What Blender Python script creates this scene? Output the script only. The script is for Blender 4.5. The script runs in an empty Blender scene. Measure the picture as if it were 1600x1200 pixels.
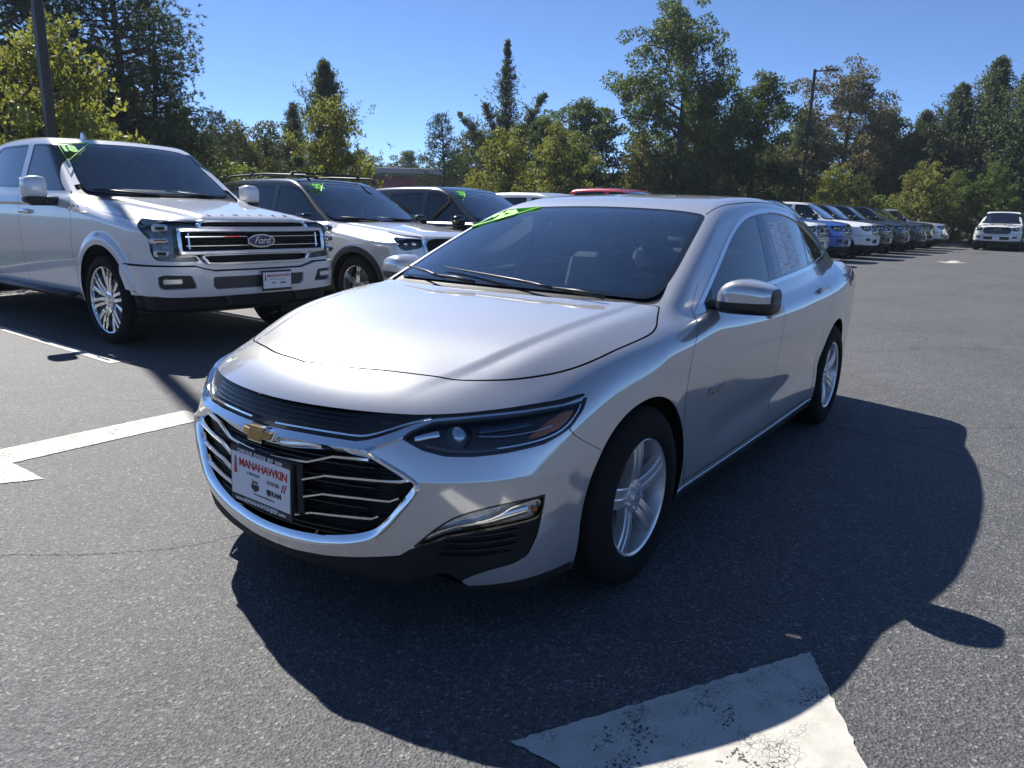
import bpy, math, random
import numpy as np
from mathutils import Vector, Matrix

R = math.radians
sc = bpy.context.scene
col = sc.collection
# ------------------------------------------------------------------ camera
CAM = (-2.38972, -2.0107, 1.35539); YAW, PITCH, ROLL, FPX = 0.61827, 0.22762, 0.02442, 1166.2
def cam_axes():
    f = Vector((math.cos(PITCH)*math.cos(YAW), math.cos(PITCH)*math.sin(YAW), -math.sin(PITCH)))
    r = Vector((math.sin(YAW), -math.cos(YAW), 0)); u = r.cross(f)
    return math.cos(ROLL)*r+math.sin(ROLL)*u, -math.sin(ROLL)*r+math.cos(ROLL)*u, f
_r, _u, _f = cam_axes()
cd = bpy.data.cameras.new('camera'); cam = bpy.data.objects.new('camera', cd); col.objects.link(cam)
cd.sensor_width = 36; cd.lens = FPX/1600*36; cd.clip_start = .05; cd.clip_end = 3000
cam.matrix_world = Matrix(((_r.x, _u.x, -_f.x, CAM[0]), (_r.y, _u.y, -_f.y, CAM[1]), (_r.z, _u.z, -_f.z, CAM[2]), (0, 0, 0, 1)))
sc.camera = cam
# ------------------------------------------------------------------ sky and sun
SUN_EL = R(46); SUN_H = Vector((.335, .942, 0)).normalized()
SKY_STRENGTH = .084
w = bpy.data.worlds.new('World'); sc.world = w; w.use_nodes = True
nt = w.node_tree; bg = nt.nodes['Background']
sky = nt.nodes.new('ShaderNodeTexSky'); sky.sky_type = 'NISHITA'; sky.sun_disc = False
sky.sun_elevation = SUN_EL; sky.sun_rotation = math.atan2(SUN_H.x, SUN_H.y)
sky.air_density = .5; sky.dust_density = 0; sky.ozone_density = 8
nt.links.new(sky.outputs[0], bg.inputs[0]); bg.inputs[1].default_value = SKY_STRENGTH
ld = bpy.data.lights.new('sun', 'SUN'); ld.energy = 4.2; ld.angle = R(.53); ld.color = (1, .955, .89)
sun = bpy.data.objects.new('sun', ld); col.objects.link(sun)
sd = Vector((SUN_H.x*math.cos(SUN_EL), SUN_H.y*math.cos(SUN_EL), math.sin(SUN_EL)))
sun.rotation_euler = sd.to_track_quat('Z', 'Y').to_euler(); sun.location = sd*60
vs = sc.view_settings; vs.view_transform = 'Standard'; vs.look = 'None'; vs.gamma = 1; vs.use_curve_mapping = False
vs.exposure = .98
try: sc.cycles.max_bounces = 10; sc.cycles.transparent_max_bounces = 16; sc.cycles.use_denoising = True
except Exception: pass

# ------------------------------------------------------------------ materials
MT = {}
def mat(name, color=(.5, .5, .5), rough=.5, metal=0, coat=0, spec=.5, emit=None, noise=None, bump=None, coat_rough=.03, alpha=None):
    """Principled material; noise=(scale, amount) varies the colour, bump=(scale, strength, distance)."""
    if name in MT: return MT[name]
    m = bpy.data.materials.new(name); m.use_nodes = True; n = m.node_tree; b = n.nodes['Principled BSDF']
    b.inputs['Base Color'].default_value = (*color, 1); b.inputs['Roughness'].default_value = rough
    b.inputs['Metallic'].default_value = metal; b.inputs['Coat Weight'].default_value = coat
    b.inputs['Coat Roughness'].default_value = coat_rough; b.inputs['Specular IOR Level'].default_value = spec
    if emit: b.inputs['Emission Color'].default_value = (*emit[0], 1); b.inputs['Emission Strength'].default_value = emit[1]
    if noise or bump:
        tc = n.nodes.new('ShaderNodeTexCoord')
    if noise:
        t = n.nodes.new('ShaderNodeTexNoise'); t.inputs['Scale'].default_value = noise[0]; t.inputs['Detail'].default_value = 6
        n.links.new(tc.outputs['Object'], t.inputs['Vector'])
        r = n.nodes.new('ShaderNodeValToRGB'); r.color_ramp.elements[0].position = .3; r.color_ramp.elements[1].position = .7
        a = noise[1]
        r.color_ramp.elements[0].color = (*[c*(1-a) for c in color], 1); r.color_ramp.elements[1].color = (*[min(1, c*(1+a)) for c in color], 1)
        n.links.new(t.outputs[0], r.inputs[0]); n.links.new(r.outputs[0], b.inputs['Base Color'])
    if bump:
        t = n.nodes.new('ShaderNodeTexNoise'); t.inputs['Scale'].default_value = bump[0]; t.inputs['Detail'].default_value = 3
        n.links.new(tc.outputs['Object'], t.inputs['Vector'])
        bp = n.nodes.new('ShaderNodeBump'); bp.inputs['Strength'].default_value = bump[1]; bp.inputs['Distance'].default_value = bump[2]
        n.links.new(t.outputs[0], bp.inputs['Height']); n.links.new(bp.outputs[0], b.inputs['Normal'])
    MT[name] = m; return m

def glass(name, tint=(.5, .6, .6), refl=1.0, ior=1.5, rough=0.0):
    """A pane: clear reflection over tinted see-through."""
    if name in MT: return MT[name]
    m = bpy.data.materials.new(name); m.use_nodes = True; n = m.node_tree; n.nodes.clear()
    o = n.nodes.new('ShaderNodeOutputMaterial'); tr = n.nodes.new('ShaderNodeBsdfTransparent'); gl = n.nodes.new('ShaderNodeBsdfGlossy')
    fr = n.nodes.new('ShaderNodeFresnel'); mx = n.nodes.new('ShaderNodeMixShader'); mu = n.nodes.new('ShaderNodeMath'); mu.operation = 'MULTIPLY'
    tr.inputs[0].default_value = (*tint, 1); gl.inputs['Roughness'].default_value = rough; gl.inputs[0].default_value = (1, 1, 1, 1)
    fr.inputs[0].default_value = ior; mu.inputs[1].default_value = refl; mu.use_clamp = True
    n.links.new(fr.outputs[0], mu.inputs[0]); n.links.new(mu.outputs[0], mx.inputs[0])
    n.links.new(tr.outputs[0], mx.inputs[1]); n.links.new(gl.outputs[0], mx.inputs[2]); n.links.new(mx.outputs[0], o.inputs[0])
    MT[name] = m; return m

# ------------------------------------------------------------------ object helpers
def tag(o, label=None, cat=None, group=None, kind=None):
    if label: o['label'] = label
    if cat: o['category'] = cat
    if group: o['group'] = group
    if kind: o['kind'] = kind
    return o
def empty(name, loc=(0, 0, 0), rz=0, label=None, cat=None, group=None):
    o = bpy.data.objects.new(name, None); col.objects.link(o); o.location = loc; o.rotation_euler = (0, 0, rz)
    o.empty_display_size = .1
    return tag(o, label, cat, group)
def raw(name, V, F, m, parent=None, normals=None, smooth=False):
    me = bpy.data.meshes.new(name)
    V = np.asarray(V, float)
    if isinstance(F, np.ndarray) and F.ndim == 2:
        k = F.shape[1]; nf = len(F)
        me.vertices.add(len(V)); me.vertices.foreach_set('co', V.astype(np.float32).ravel())
        me.loops.add(nf*k); me.loops.foreach_set('vertex_index', F.astype(np.int32).ravel())
        me.polygons.add(nf); me.polygons.foreach_set('loop_start', np.arange(0, nf*k, k, dtype=np.int32))
        me.update(calc_edges=True); me.validate()
    else:
        me.from_pydata(V.tolist(), [], [list(map(int, f)) for f in F]); me.update()
    if smooth or normals is not None:
        me.polygons.foreach_set('use_smooth', np.ones(len(me.polygons), dtype=bool))
    if normals is not None and len(me.vertices) == len(normals):
        me.normals_split_custom_set_from_vertices(np.asarray(normals, float).tolist())
    if m is not None: me.materials.append(m)
    o = bpy.data.objects.new(name, me); col.objects.link(o)
    if parent is not None: o.parent = parent
    return o
def copy_tree(o, parent=None):
    c = o.copy(); col.objects.link(c); c.parent = parent
    for ch in [x for x in o.children]: copy_tree(ch, c)
    return c

class MB:
    """Collects simple solids into one mesh."""
    def __init__(s): s.v = []; s.f = []
    def add(s, v, f):
        b = len(s.v); s.v += [tuple(map(float, p)) for p in v]; s.f += [[i+b for i in q] for q in f]; return s
    def box(s, c, d, rz=0, rx=0, ry=0, bev=0):
        x, y, z = (q/2 for q in d)
        M = Matrix.Rotation(rz, 3, 'Z') @ Matrix.Rotation(ry, 3, 'Y') @ Matrix.Rotation(rx, 3, 'X')
        if bev <= 0:
            pts = [(sx*x, sy*y, sz*z) for sz in (-1, 1) for sy in (-1, 1) for sx in (-1, 1)]
            fs = [(0, 2, 3, 1), (4, 5, 7, 6), (0, 1, 5, 4), (2, 6, 7, 3), (0, 4, 6, 2), (1, 3, 7, 5)]
        else:
            b = min(bev, x*.9, y*.9, z*.9); pts = []; idx = {}
            for sx in (-1, 1):
                for sy in (-1, 1):
                    for sz in (-1, 1):
                        for k, q in enumerate(((sx*x, sy*(y-b), sz*(z-b)), (sx*(x-b), sy*y, sz*(z-b)), (sx*(x-b), sy*(y-b), sz*z))):
                            idx[(sx, sy, sz, k)] = len(pts); pts.append(q)
            I = idx; fs = []
            for sg in (-1, 1):
                fs.append([I[(sg, a, b_, 0)] for a, b_ in ((-1, -1), (1, -1), (1, 1), (-1, 1))][::sg])
                fs.append([I[(a, sg, b_, 1)] for a, b_ in ((-1, -1), (-1, 1), (1, 1), (1, -1))][::sg])
                fs.append([I[(a, b_, sg, 2)] for a, b_ in ((-1, -1), (1, -1), (1, 1), (-1, 1))][::sg])
            for a in (-1, 1):
                for b_ in (-1, 1):
                    fs.append([I[(a, b_, -1, 0)], I[(a, b_, 1, 0)], I[(a, b_, 1, 1)], I[(a, b_, -1, 1)]][::a*b_])
                    fs.append([I[(a, -1, b_, 0)], I[(a, -1, b_, 2)], I[(a, 1, b_, 2)], I[(a, 1, b_, 0)]][::a*b_])
                    fs.append([I[(-1, a, b_, 1)], I[(1, a, b_, 1)], I[(1, a, b_, 2)], I[(-1, a, b_, 2)]][::a*b_])
                    for c_ in (-1, 1):
                        fs.append([I[(a, b_, c_, 0)], I[(a, b_, c_, 1)], I[(a, b_, c_, 2)]][::a*b_*c_])
        return s.add([tuple(M @ Vector(p)+Vector(c)) for p in pts], fs)
    def tube(s, pts, r, n=10, caps=True, closed=False):
        pts = [Vector(p) for p in pts]; m = len(pts); rr = r if hasattr(r, '__len__') else [r]*m
        vs = []; prev = None
        for i, p in enumerate(pts):
            a = pts[i-1] if (i or closed) else p; b = pts[(i+1) % m] if (i < m-1 or closed) else p
            t = (b-a).normalized()
            if prev is None: nrm = t.orthogonal().normalized()
            else: nrm = (prev-t*prev.dot(t)).normalized()
            prev = nrm; bi = t.cross(nrm)
            vs += [p+rr[i]*(math.cos(2*math.pi*k/n)*nrm+math.sin(2*math.pi*k/n)*bi) for k in range(n)]
        fs = []
        for i in range(m if closed else m-1):
            j = (i+1) % m
            fs += [(i*n+k, i*n+(k+1) % n, j*n+(k+1) % n, j*n+k) for k in range(n)]
        if caps and not closed: fs += [tuple(range(n))[::-1], tuple((m-1)*n+k for k in range(n))]
        return s.add(vs, fs)
    def sweep(s, pts, prof, up=(0, 0, 1), closed=False, caps=True):
        """prof: 2-D loop (side, up) carried along pts; up keeps the frame steady (may be a list)."""
        pts = [Vector(p) for p in pts]; m = len(pts); n = len(prof); vs = []
        for i, p in enumerate(pts):
            a = pts[i-1] if (i or closed) else p; b = pts[(i+1) % m] if (i < m-1 or closed) else p
            t = (b-a).normalized(); u0 = Vector(up[i] if hasattr(up[0], '__len__') or isinstance(up[0], Vector) else up)
            sd_ = t.cross(u0).normalized(); u = sd_.cross(t).normalized()
            vs += [p+q[0]*sd_+q[1]*u for q in prof]
        fs = []
        for i in range(m if closed else m-1):
            j = (i+1) % m
            fs += [(i*n+k, i*n+(k+1) % n, j*n+(k+1) % n, j*n+k) for k in range(n)]
        if caps and not closed: fs += [tuple(range(n))[::-1], tuple((m-1)*n+k for k in range(n))]
        return s.add(vs, fs)
    def lathe(s, prof, n=48, axis='y', c=(0, 0, 0)):
        """prof: (radius, along) pairs turned about an axis through c."""
        vs = []; fs = []; m = len(prof)
        for k in range(n):
            t = 2*math.pi*k/n
            for r_, h in prof:
                p = (r_*math.cos(t), h, r_*math.sin(t)) if axis == 'y' else ((h, r_*math.cos(t), r_*math.sin(t)) if axis == 'x' else (r_*math.cos(t), r_*math.sin(t), h))
                vs.append((p[0]+c[0], p[1]+c[1], p[2]+c[2]))
        for k in range(n):
            j = (k+1) % n
            for i in range(m-1):
                q = (k*m+i, k*m+i+1, j*m+i+1, j*m+i); fs.append(q if axis != 'y' else q[::-1])
        return s.add(vs, fs)
    def prism(s, poly, h0, h1, f):
        """poly extruded between h0 and h1; f(u, v, h) -> point."""
        n = len(poly); vs = [f(u, v, h0) for u, v in poly]+[f(u, v, h1) for u, v in poly]
        return s.add(vs, [tuple(range(n))[::-1], tuple(range(n, 2*n))]+[(i, (i+1) % n, n+(i+1) % n, n+i) for i in range(n)])
    def build(s, name, m, parent=None, smooth=False, angle=None):
        o = raw(name, s.v, s.f, m, parent, smooth=smooth)
        if angle:
            import bmesh
            bm = bmesh.new(); bm.from_mesh(o.data); bmesh.ops.recalc_face_normals(bm, faces=bm.faces)
            for e in bm.edges: e.smooth = not (len(e.link_faces) == 2 and e.calc_face_angle(0) > angle)
            for f_ in bm.faces: f_.smooth = True
            bm.to_mesh(o.data); bm.free()
        return o
def text_mesh(name, body, size, m, parent, M, extrude=.001, align='CENTER', space=1.0, shear=0, bold=0):
    cu = bpy.data.curves.new('txt', 'FONT'); cu.body = body; cu.size = size; cu.extrude = extrude; cu.align_x = align; cu.align_y = 'CENTER'
    cu.space_character = space; cu.shear = shear; cu.offset = bold; cu.resolution_u = 4
    o = bpy.data.objects.new('txt', cu); col.objects.link(o)
    me = bpy.data.meshes.new_from_object(o.evaluated_get(bpy.context.evaluated_depsgraph_get()))
    bpy.data.objects.remove(o); bpy.data.curves.remove(cu)
    me.name = name; me.transform(M); me.materials.clear(); me.materials.append(m)
    q = bpy.data.objects.new(name, me); col.objects.link(q); q.parent = parent
    return q
def frame_M(o, xax, yax):
    x = Vector(xax).normalized(); z = x.cross(Vector(yax)).normalized(); y = z.cross(x); o = Vector(o)
    return Matrix(((x.x, y.x, z.x, o.x), (x.y, y.y, z.y, o.y), (x.z, y.z, z.z, o.z), (0, 0, 0, 1)))

#GEO>
# ------------------------------------------------------------------ shaped shells: implicit form -> mesh -> cut panels
class Spl:
    """Natural cubic spline through (x, y) with straight ends."""
    def __init__(s, pts):
        p = np.array(pts, float); x, y = p[:, 0], p[:, 1]; n = len(x); h = np.diff(x)
        A = np.eye(n); b = np.zeros(n)
        for i in range(1, n-1):
            A[i, i-1] = h[i-1]; A[i, i] = 2*(h[i-1]+h[i]); A[i, i+1] = h[i]
            b[i] = 3*((y[i+1]-y[i])/h[i]-(y[i]-y[i-1])/h[i-1])
        c = np.linalg.solve(A, b); s.x = x; s.y = y; s.c = c
        s.b = (y[1:]-y[:-1])/h-h*(2*c[:-1]+c[1:])/3; s.d = (c[1:]-c[:-1])/(3*h)
        s.e = s.b[-1]+2*c[-2]*h[-1]+3*s.d[-1]*h[-1]**2
    def __call__(s, q):
        q = np.asarray(q, float); i = np.clip(np.searchsorted(s.x, q)-1, 0, len(s.x)-2); t = q-s.x[i]
        r = s.y[i]+t*(s.b[i]+t*(s.c[i]+t*s.d[i]))
        r = np.where(q < s.x[0], s.y[0]+s.b[0]*(q-s.x[0]), r)
        return np.where(q > s.x[-1], s.y[-1]+s.e*(q-s.x[-1]), r)
def smax(a, b, k):
    h = np.clip(.5+.5*(a-b)/k, 0, 1); return b+(a-b)*h+k*h*(1-h)
def smin(a, b, k): return -smax(-a, -b, k)
def sp(t, w):
    """softplus: 0 below, t above, rounded over w."""
    u = np.clip(t/w, -40, 40); return np.where(u > 20, t, w*np.log1p(np.exp(u)))
def sstep(t): t = np.clip(t, 0, 1); return t*t*(3-2*t)
def poly_sdf(P, Q):
    """Signed distance of points P (n,2) to closed polygon Q; negative inside."""
    Q = np.asarray(Q, float); A = Q; B = np.roll(Q, -1, 0)
    d = np.full(len(P), 1e9); s = np.zeros(len(P), bool)
    for a, b in zip(A, B):
        e = b-a; w_ = P-a; t = np.clip((w_@e)/max(e@e, 1e-18), 0, 1)
        q = w_-t[:, None]*e; d = np.minimum(d, (q*q).sum(1))
        c = (a[1] > P[:, 1]) != (b[1] > P[:, 1])
        if c.any():
            xi = a[0]+(P[:, 1]-a[1])*(b[0]-a[0])/(b[1]-a[1] if b[1] != a[1] else 1e-12)
            s ^= c & (P[:, 0] < xi)
    d = np.sqrt(d); return np.where(s, -d, d)
def smooth_poly(P, n=6, sharp=()):
    """Closed Catmull-Rom through P; indices in sharp stay corners."""
    P = [np.array(q, float) for q in P]; m = len(P); out = []
    for i in range(m):
        p0, p1, p2, p3 = P[i-1], P[i], P[(i+1) % m], P[(i+2) % m]
        if i in sharp: p0 = p1*2-p2 if False else p1
        if (i+1) % m in sharp: p3 = p2
        for k in range(n):
            t = k/n
            out.append(.5*((2*p1)+(p2-p0)*t+(2*p0-5*p1+4*p2-p3)*t*t+(3*p1-p0-3*p2+p3)*t**3))
    return np.array(out)
def open_curve(P, n=8):
    P = [np.array(q, float) for q in P]; m = len(P); out = []
    for i in range(m-1):
        p0 = P[i-1] if i else P[0]; p1, p2 = P[i], P[i+1]; p3 = P[i+2] if i+2 < m else P[-1]
        for k in range(n):
            t = k/n
            out.append(.5*((2*p1)+(p2-p0)*t+(2*p0-5*p1+4*p2-p3)*t*t+(3*p1-p0-3*p2+p3)*t**3))
    return np.array(out+[P[-1]])

def cast(f, O, D, tmax=3.0, it=26):
    lo = np.zeros(len(O)); hi = np.full(len(O), tmax)
    # coarse march for first exit
    n = 24; ts = np.linspace(0, tmax, n+1)[1:]; done = np.zeros(len(O), bool)
    for t in ts:
        act = ~done
        if not act.any(): break
        P = O[act]+t*D[act]; v = f(P[:, 0], P[:, 1], P[:, 2]) > 0
        idx = np.where(act)[0]; hi[idx[v]] = t; lo[idx[~v]] = t; done[idx[v]] = True
    for _ in range(it-8):
        m = .5*(lo+hi); P = O+m[:, None]*D; v = f(P[:, 0], P[:, 1], P[:, 2]) > 0
        hi = np.where(v, m, hi); lo = np.where(v, lo, m)
    return O+(.5*(lo+hi))[:, None]*D
def grad(f, P, e=.0015):
    x, y, z = P.T
    g = np.stack([f(x+e, y, z)-f(x-e, y, z), f(x, y+e, z)-f(x, y-e, z), f(x, y, z+e)-f(x, y, z-e)], -1)
    return g/np.maximum(np.linalg.norm(g, axis=1), 1e-9)[:, None]
class Shell:
    """Half shell (y >= 0) of an implicit body, as triangles with exact normals and a label on every triangle."""
    def __init__(s, f, zc, x0, x1, dx, phis, nf, nr):
        s.f = f
        xs = np.linspace(x0, x1, int(round((x1-x0)/dx))+1); ph = np.asarray(phis)
        O = []; D = []
        for th in np.linspace(math.pi/2, 0, nf+1)[:-1]:
            O.append(np.tile([x0, 0, zc], (len(ph), 1))); D.append(np.stack([np.full(len(ph), -math.sin(th)), math.cos(th)*np.cos(ph), math.cos(th)*np.sin(ph)], -1))
        for x in xs:
            O.append(np.tile([x, 0, zc], (len(ph), 1))); D.append(np.stack([np.zeros(len(ph)), np.cos(ph), np.sin(ph)], -1))
        for th in np.linspace(0, math.pi/2, nr+1)[1:]:
            O.append(np.tile([x1, 0, zc], (len(ph), 1))); D.append(np.stack([np.full(len(ph), math.sin(th)), math.cos(th)*np.cos(ph), math.cos(th)*np.sin(ph)], -1))
        nr_ = len(O); nc = len(ph)
        s.V = cast(f, np.concatenate(O), np.concatenate(D)); s.V[:, 1] = np.maximum(s.V[:, 1], 0)
        s.N = grad(f, s.V); G = np.arange(nr_*nc).reshape(nr_, nc)
        a, b, c, d = G[:-1, :-1].ravel(), G[:-1, 1:].ravel(), G[1:, 1:].ravel(), G[1:, :-1].ravel()
        s.T = np.concatenate([np.stack([a, c, d], -1), np.stack([a, b, c], -1)])
        s.names = ['body']; s.L = np.zeros(len(s.T), int)
    def lid(s, n):
        if n not in s.names: s.names.append(n)
        return s.names.index(n)
    def sel(s, frm): return np.isin(s.L, [s.lid(q) for q in ([frm] if isinstance(frm, str) else frm)])
    def cut(s, g, name=None, frm='body', where=None, level=0.0):
        """Cut along g = level; triangles with g < level are relabelled."""
        m = s.sel(frm)
        if where is not None:
            m &= where(s.V[s.T].mean(1))
        if not m.any(): return
        vid = np.unique(s.T[m]); gv = np.full(len(s.V), 1e3); P = s.V[vid]
        gv[vid] = g(P)-level; gv[np.abs(gv) < 1e-6] = 1e-6
        T = s.T[m]; L = s.L[m]; sg = gv[T] < 0; k = sg.sum(1)
        keep = (k == 0) | (k == 3); X = T[~keep]; Lx = L[~keep]; sx = sg[~keep]; kx = k[~keep]
        # rotate so that the odd vertex is first
        odd = np.where(kx == 1, sx.argmax(1), (~sx).argmax(1))
        X = np.stack([X[np.arange(len(X)), (odd+j) % 3] for j in range(3)], -1) if len(X) else X
        if len(X):
            E = np.concatenate([X[:, [0, 1]], X[:, [0, 2]]]); Es = np.sort(E, 1)
            U, inv = np.unique(Es, axis=0, return_inverse=True); inv = inv.ravel()
            t = gv[U[:, 0]]/(gv[U[:, 0]]-gv[U[:, 1]])
            nv = s.V[U[:, 0]]*(1-t)[:, None]+s.V[U[:, 1]]*t[:, None]; nn = s.N[U[:, 0]]*(1-t)[:, None]+s.N[U[:, 1]]*t[:, None]
            nn /= np.maximum(np.linalg.norm(nn, axis=1), 1e-9)[:, None]
            base = len(s.V); s.V = np.concatenate([s.V, nv]); s.N = np.concatenate([s.N, nn])
            n = len(X); p = base+inv[:n]; q = base+inv[n:]
            newT = np.concatenate([np.stack([X[:, 0], p, q], -1), np.stack([p, X[:, 1], X[:, 2]], -1), np.stack([p, X[:, 2], q], -1)])
            in0 = kx == 1
            newL = np.concatenate([Lx]*3); neg = np.concatenate([in0, ~in0, ~in0])
        else:
            newT = np.zeros((0, 3), int); newL = np.zeros(0, int); neg = np.zeros(0, bool)
        kT = T[keep]; kL = L[keep]; kneg = k[keep] == 3
        if name is not None:
            i = s.lid(name); kL = np.where(kneg, i, kL); newL = np.where(neg, i, newL)
        s.T = np.concatenate([s.T[~m], kT, newT]); s.L = np.concatenate([s.L[~m], kL, newL])
    def band(s, g, w_, name, frm, where=None):
        """Relabel the strip |g| < w/2."""
        s.cut(g, None, frm, where, level=w_/2); s.cut(g, None, frm, where, level=-w_/2)
        m = s.sel(frm)
        if where is not None: m &= where(s.V[s.T].mean(1))
        c = s.V[s.T[m]].mean(1); gv = np.abs(g(c)) < w_/2
        i = s.lid(name); idx = np.where(m)[0][gv]; s.L[idx] = i
    def drop(s, names):
        m = s.sel(names); s.T = s.T[~m]; s.L = s.L[~m]
    def get(s, names):
        T = s.T[s.sel(names)]; u, inv = np.unique(T, return_inverse=True)
        return s.V[u].copy(), s.N[u].copy(), inv.reshape(-1, 3)
def border(T):
    E = np.concatenate([T[:, [0, 1]], T[:, [1, 2]], T[:, [2, 0]]]); S = np.sort(E, 1)
    _, i, c = np.unique(S, axis=0, return_inverse=True, return_counts=True)
    return E[c[i.ravel()] == 1]
def weld(V, N, T):
    q = np.round(V*2e5).astype(np.int64); _, i, inv = np.unique(q, axis=0, return_index=True, return_inverse=True); inv = inv.ravel()
    T = inv[T]; ok = (T[:, 0] != T[:, 1]) & (T[:, 1] != T[:, 2]) & (T[:, 0] != T[:, 2])
    return V[i], N[i], T[ok]
def raise_patch(V, N, T, h, skirt):
    """Patch moved out by h along its normals, with a wall of depth skirt round its rim."""
    V, N, T = weld(V, N, T); n = len(V); B = border(T)
    T0 = T; V2 = V+N*h; b, inv = np.unique(B, return_inverse=True); inv = inv.reshape(-1, 2)
    top = V2[b]; low = V2[b]-N[b]*skirt; k = len(b)
    # wall vertices get sideways normals
    wn = np.zeros((k, 3)); ed = top[inv[:, 1]]-top[inv[:, 0]]; sdn = np.cross(ed, N[B[:, 0]])
    np.add.at(wn, inv[:, 0], sdn); np.add.at(wn, inv[:, 1], sdn); wn /= np.maximum(np.linalg.norm(wn, axis=1), 1e-9)[:, None]
    Vo = np.concatenate([V2, top, low]); No = np.concatenate([N, wn, wn])
    a, c = n+inv[:, 0], n+inv[:, 1]; d, e = n+k+inv[:, 0], n+k+inv[:, 1]
    To = np.concatenate([T0, np.stack([a, d, e], -1), np.stack([a, e, c], -1)])
    return Vo, No, To
def mir(V, N, T):
    f = np.array([1, -1, 1.]); return V*f, N*f, T[:, ::-1]
def both(V, N, T):
    V2, N2, T2 = mir(V, N, T); return np.concatenate([V, V2]), np.concatenate([N, N2]), np.concatenate([T, T2+len(V)])
#GEO<
# ------------------------------------------------------------------ ground, markings, kerbs
def nd(n, t, **k):
    o = n.nodes.new(t)
    for a, b in k.items():
        if a.startswith('i_'): o.inputs[a[2:].replace('_', ' ')].default_value = b
        else: setattr(o, a, b)
    return o
def ramp(n, src, stops):
    r = n.nodes.new('ShaderNodeValToRGB'); e = r.color_ramp.elements
    while len(e) < len(stops): e.new(.5)
    for q, (p_, c) in zip(e, stops): q.position = p_; q.color = (*c, 1) if len(c) == 3 else c
    n.links.new(src, r.inputs[0]); return r.outputs[0]
def mixc(n, f, a, b, mode='MIX'):
    m = n.nodes.new('ShaderNodeMix'); m.data_type = 'RGBA'; m.blend_type = mode
    for k, v in ((0, f), (6, a), (7, b)):
        if hasattr(v, 'is_linked'): n.links.new(v, m.inputs[k])
        elif isinstance(v, (int, float)): m.inputs[k].default_value = v
        else: m.inputs[k].default_value = (*v, 1)
    return m.outputs[2]
def asphalt():
    m = bpy.data.materials.new('worn_asphalt'); m.use_nodes = True; n = m.node_tree; L = n.links; b = n.nodes['Principled BSDF']
    g = nd(n, 'ShaderNodeNewGeometry'); pos = g.outputs['Position']
    v1 = nd(n, 'ShaderNodeTexVoronoi', i_Scale=115.0); L.new(pos, v1.inputs['Vector'])
    v2 = nd(n, 'ShaderNodeTexVoronoi', i_Scale=260.0); L.new(pos, v2.inputs['Vector'])
    s1 = nd(n, 'ShaderNodeSeparateColor'); L.new(v1.outputs['Color'], s1.inputs[0]); s2 = nd(n, 'ShaderNodeSeparateColor'); L.new(v2.outputs['Color'], s2.inputs[0])
    c1 = ramp(n, s1.outputs[0], [(0, (.03, .031, .034)), (.4, (.085, .086, .09)), (.75, (.145, .145, .147)), (.94, (.21, .208, .20)), (1, (.50, .49, .47))])
    c2 = ramp(n, s2.outputs[0], [(0, (.05, .051, .054)), (.5, (.10, .10, .104)), (.9, (.17, .17, .17)), (1, (.40, .39, .37))])
    c = mixc(n, .45, c1, c2)
    big = nd(n, 'ShaderNodeTexNoise', i_Scale=.55, i_Detail=6.0); L.new(pos, big.inputs['Vector'])
    mid = nd(n, 'ShaderNodeTexNoise', i_Scale=4.0, i_Detail=8.0); L.new(pos, mid.inputs['Vector'])
    c = mixc(n, 1.0, c, ramp(n, big.outputs[0], [(.3, (.66, .668, .685)), (.7, (.84, .848, .862))]), 'MULTIPLY')
    c = mixc(n, 1.0, c, ramp(n, mid.outputs[0], [(.25, (.86, .86, .86)), (.55, (1, 1, 1)), (.8, (1.12, 1.12, 1.1))]), 'MULTIPLY')
    # oil drips
    oil = nd(n, 'ShaderNodeTexNoise', i_Scale=1.3, i_Detail=4.0); L.new(pos, oil.inputs['Vector'])
    c = mixc(n, 1.0, c, ramp(n, oil.outputs[0], [(.64, (1, 1, 1)), (.74, (.80, .80, .80))]), 'MULTIPLY')
    # hairline cracks
    wn = nd(n, 'ShaderNodeTexNoise', i_Scale=1.6, i_Detail=5.0); L.new(pos, wn.inputs['Vector'])
    vm = nd(n, 'ShaderNodeVectorMath', operation='MULTIPLY_ADD'); vm.inputs[1].default_value = (.9, .9, 0); L.new(wn.outputs[1], vm.inputs[0]); L.new(pos, vm.inputs[2])
    cr = nd(n, 'ShaderNodeTexVoronoi', feature='DISTANCE_TO_EDGE', i_Scale=.21); L.new(vm.outputs[0], cr.inputs['Vector'])
    crm = ramp(n, cr.outputs[0], [(0, (1, 1, 1)), (.0012, (1, 1, 1)), (.0026, (0, 0, 0))])
    gate = nd(n, 'ShaderNodeTexNoise', i_Scale=.9, i_Detail=2.0); L.new(pos, gate.inputs['Vector'])
    gm = ramp(n, gate.outputs[0], [(.42, (0, 0, 0)), (.52, (1, 1, 1))])
    f = mixc(n, 1.0, crm, gm, 'MULTIPLY')
    fm = nd(n, 'ShaderNodeMath', operation='MULTIPLY'); L.new(f, fm.inputs[0]); fm.inputs[1].default_value = .55
    c = mixc(n, fm.outputs[0], c, (.018, .018, .02))
    L.new(c, b.inputs['Base Color']); b.inputs['Roughness'].default_value = .68; b.inputs['Specular IOR Level'].default_value = .5
    bp = nd(n, 'ShaderNodeBump', i_Strength=.9, i_Distance=.004); L.new(v1.outputs['Distance'], bp.inputs['Height'])
    bp2 = nd(n, 'ShaderNodeBump', i_Strength=.5, i_Distance=.002); L.new(s2.outputs[0], bp2.inputs['Height']); L.new(bp.outputs[0], bp2.inputs['Normal']); L.new(bp2.outputs[0], b.inputs['Normal'])
    return m
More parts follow.
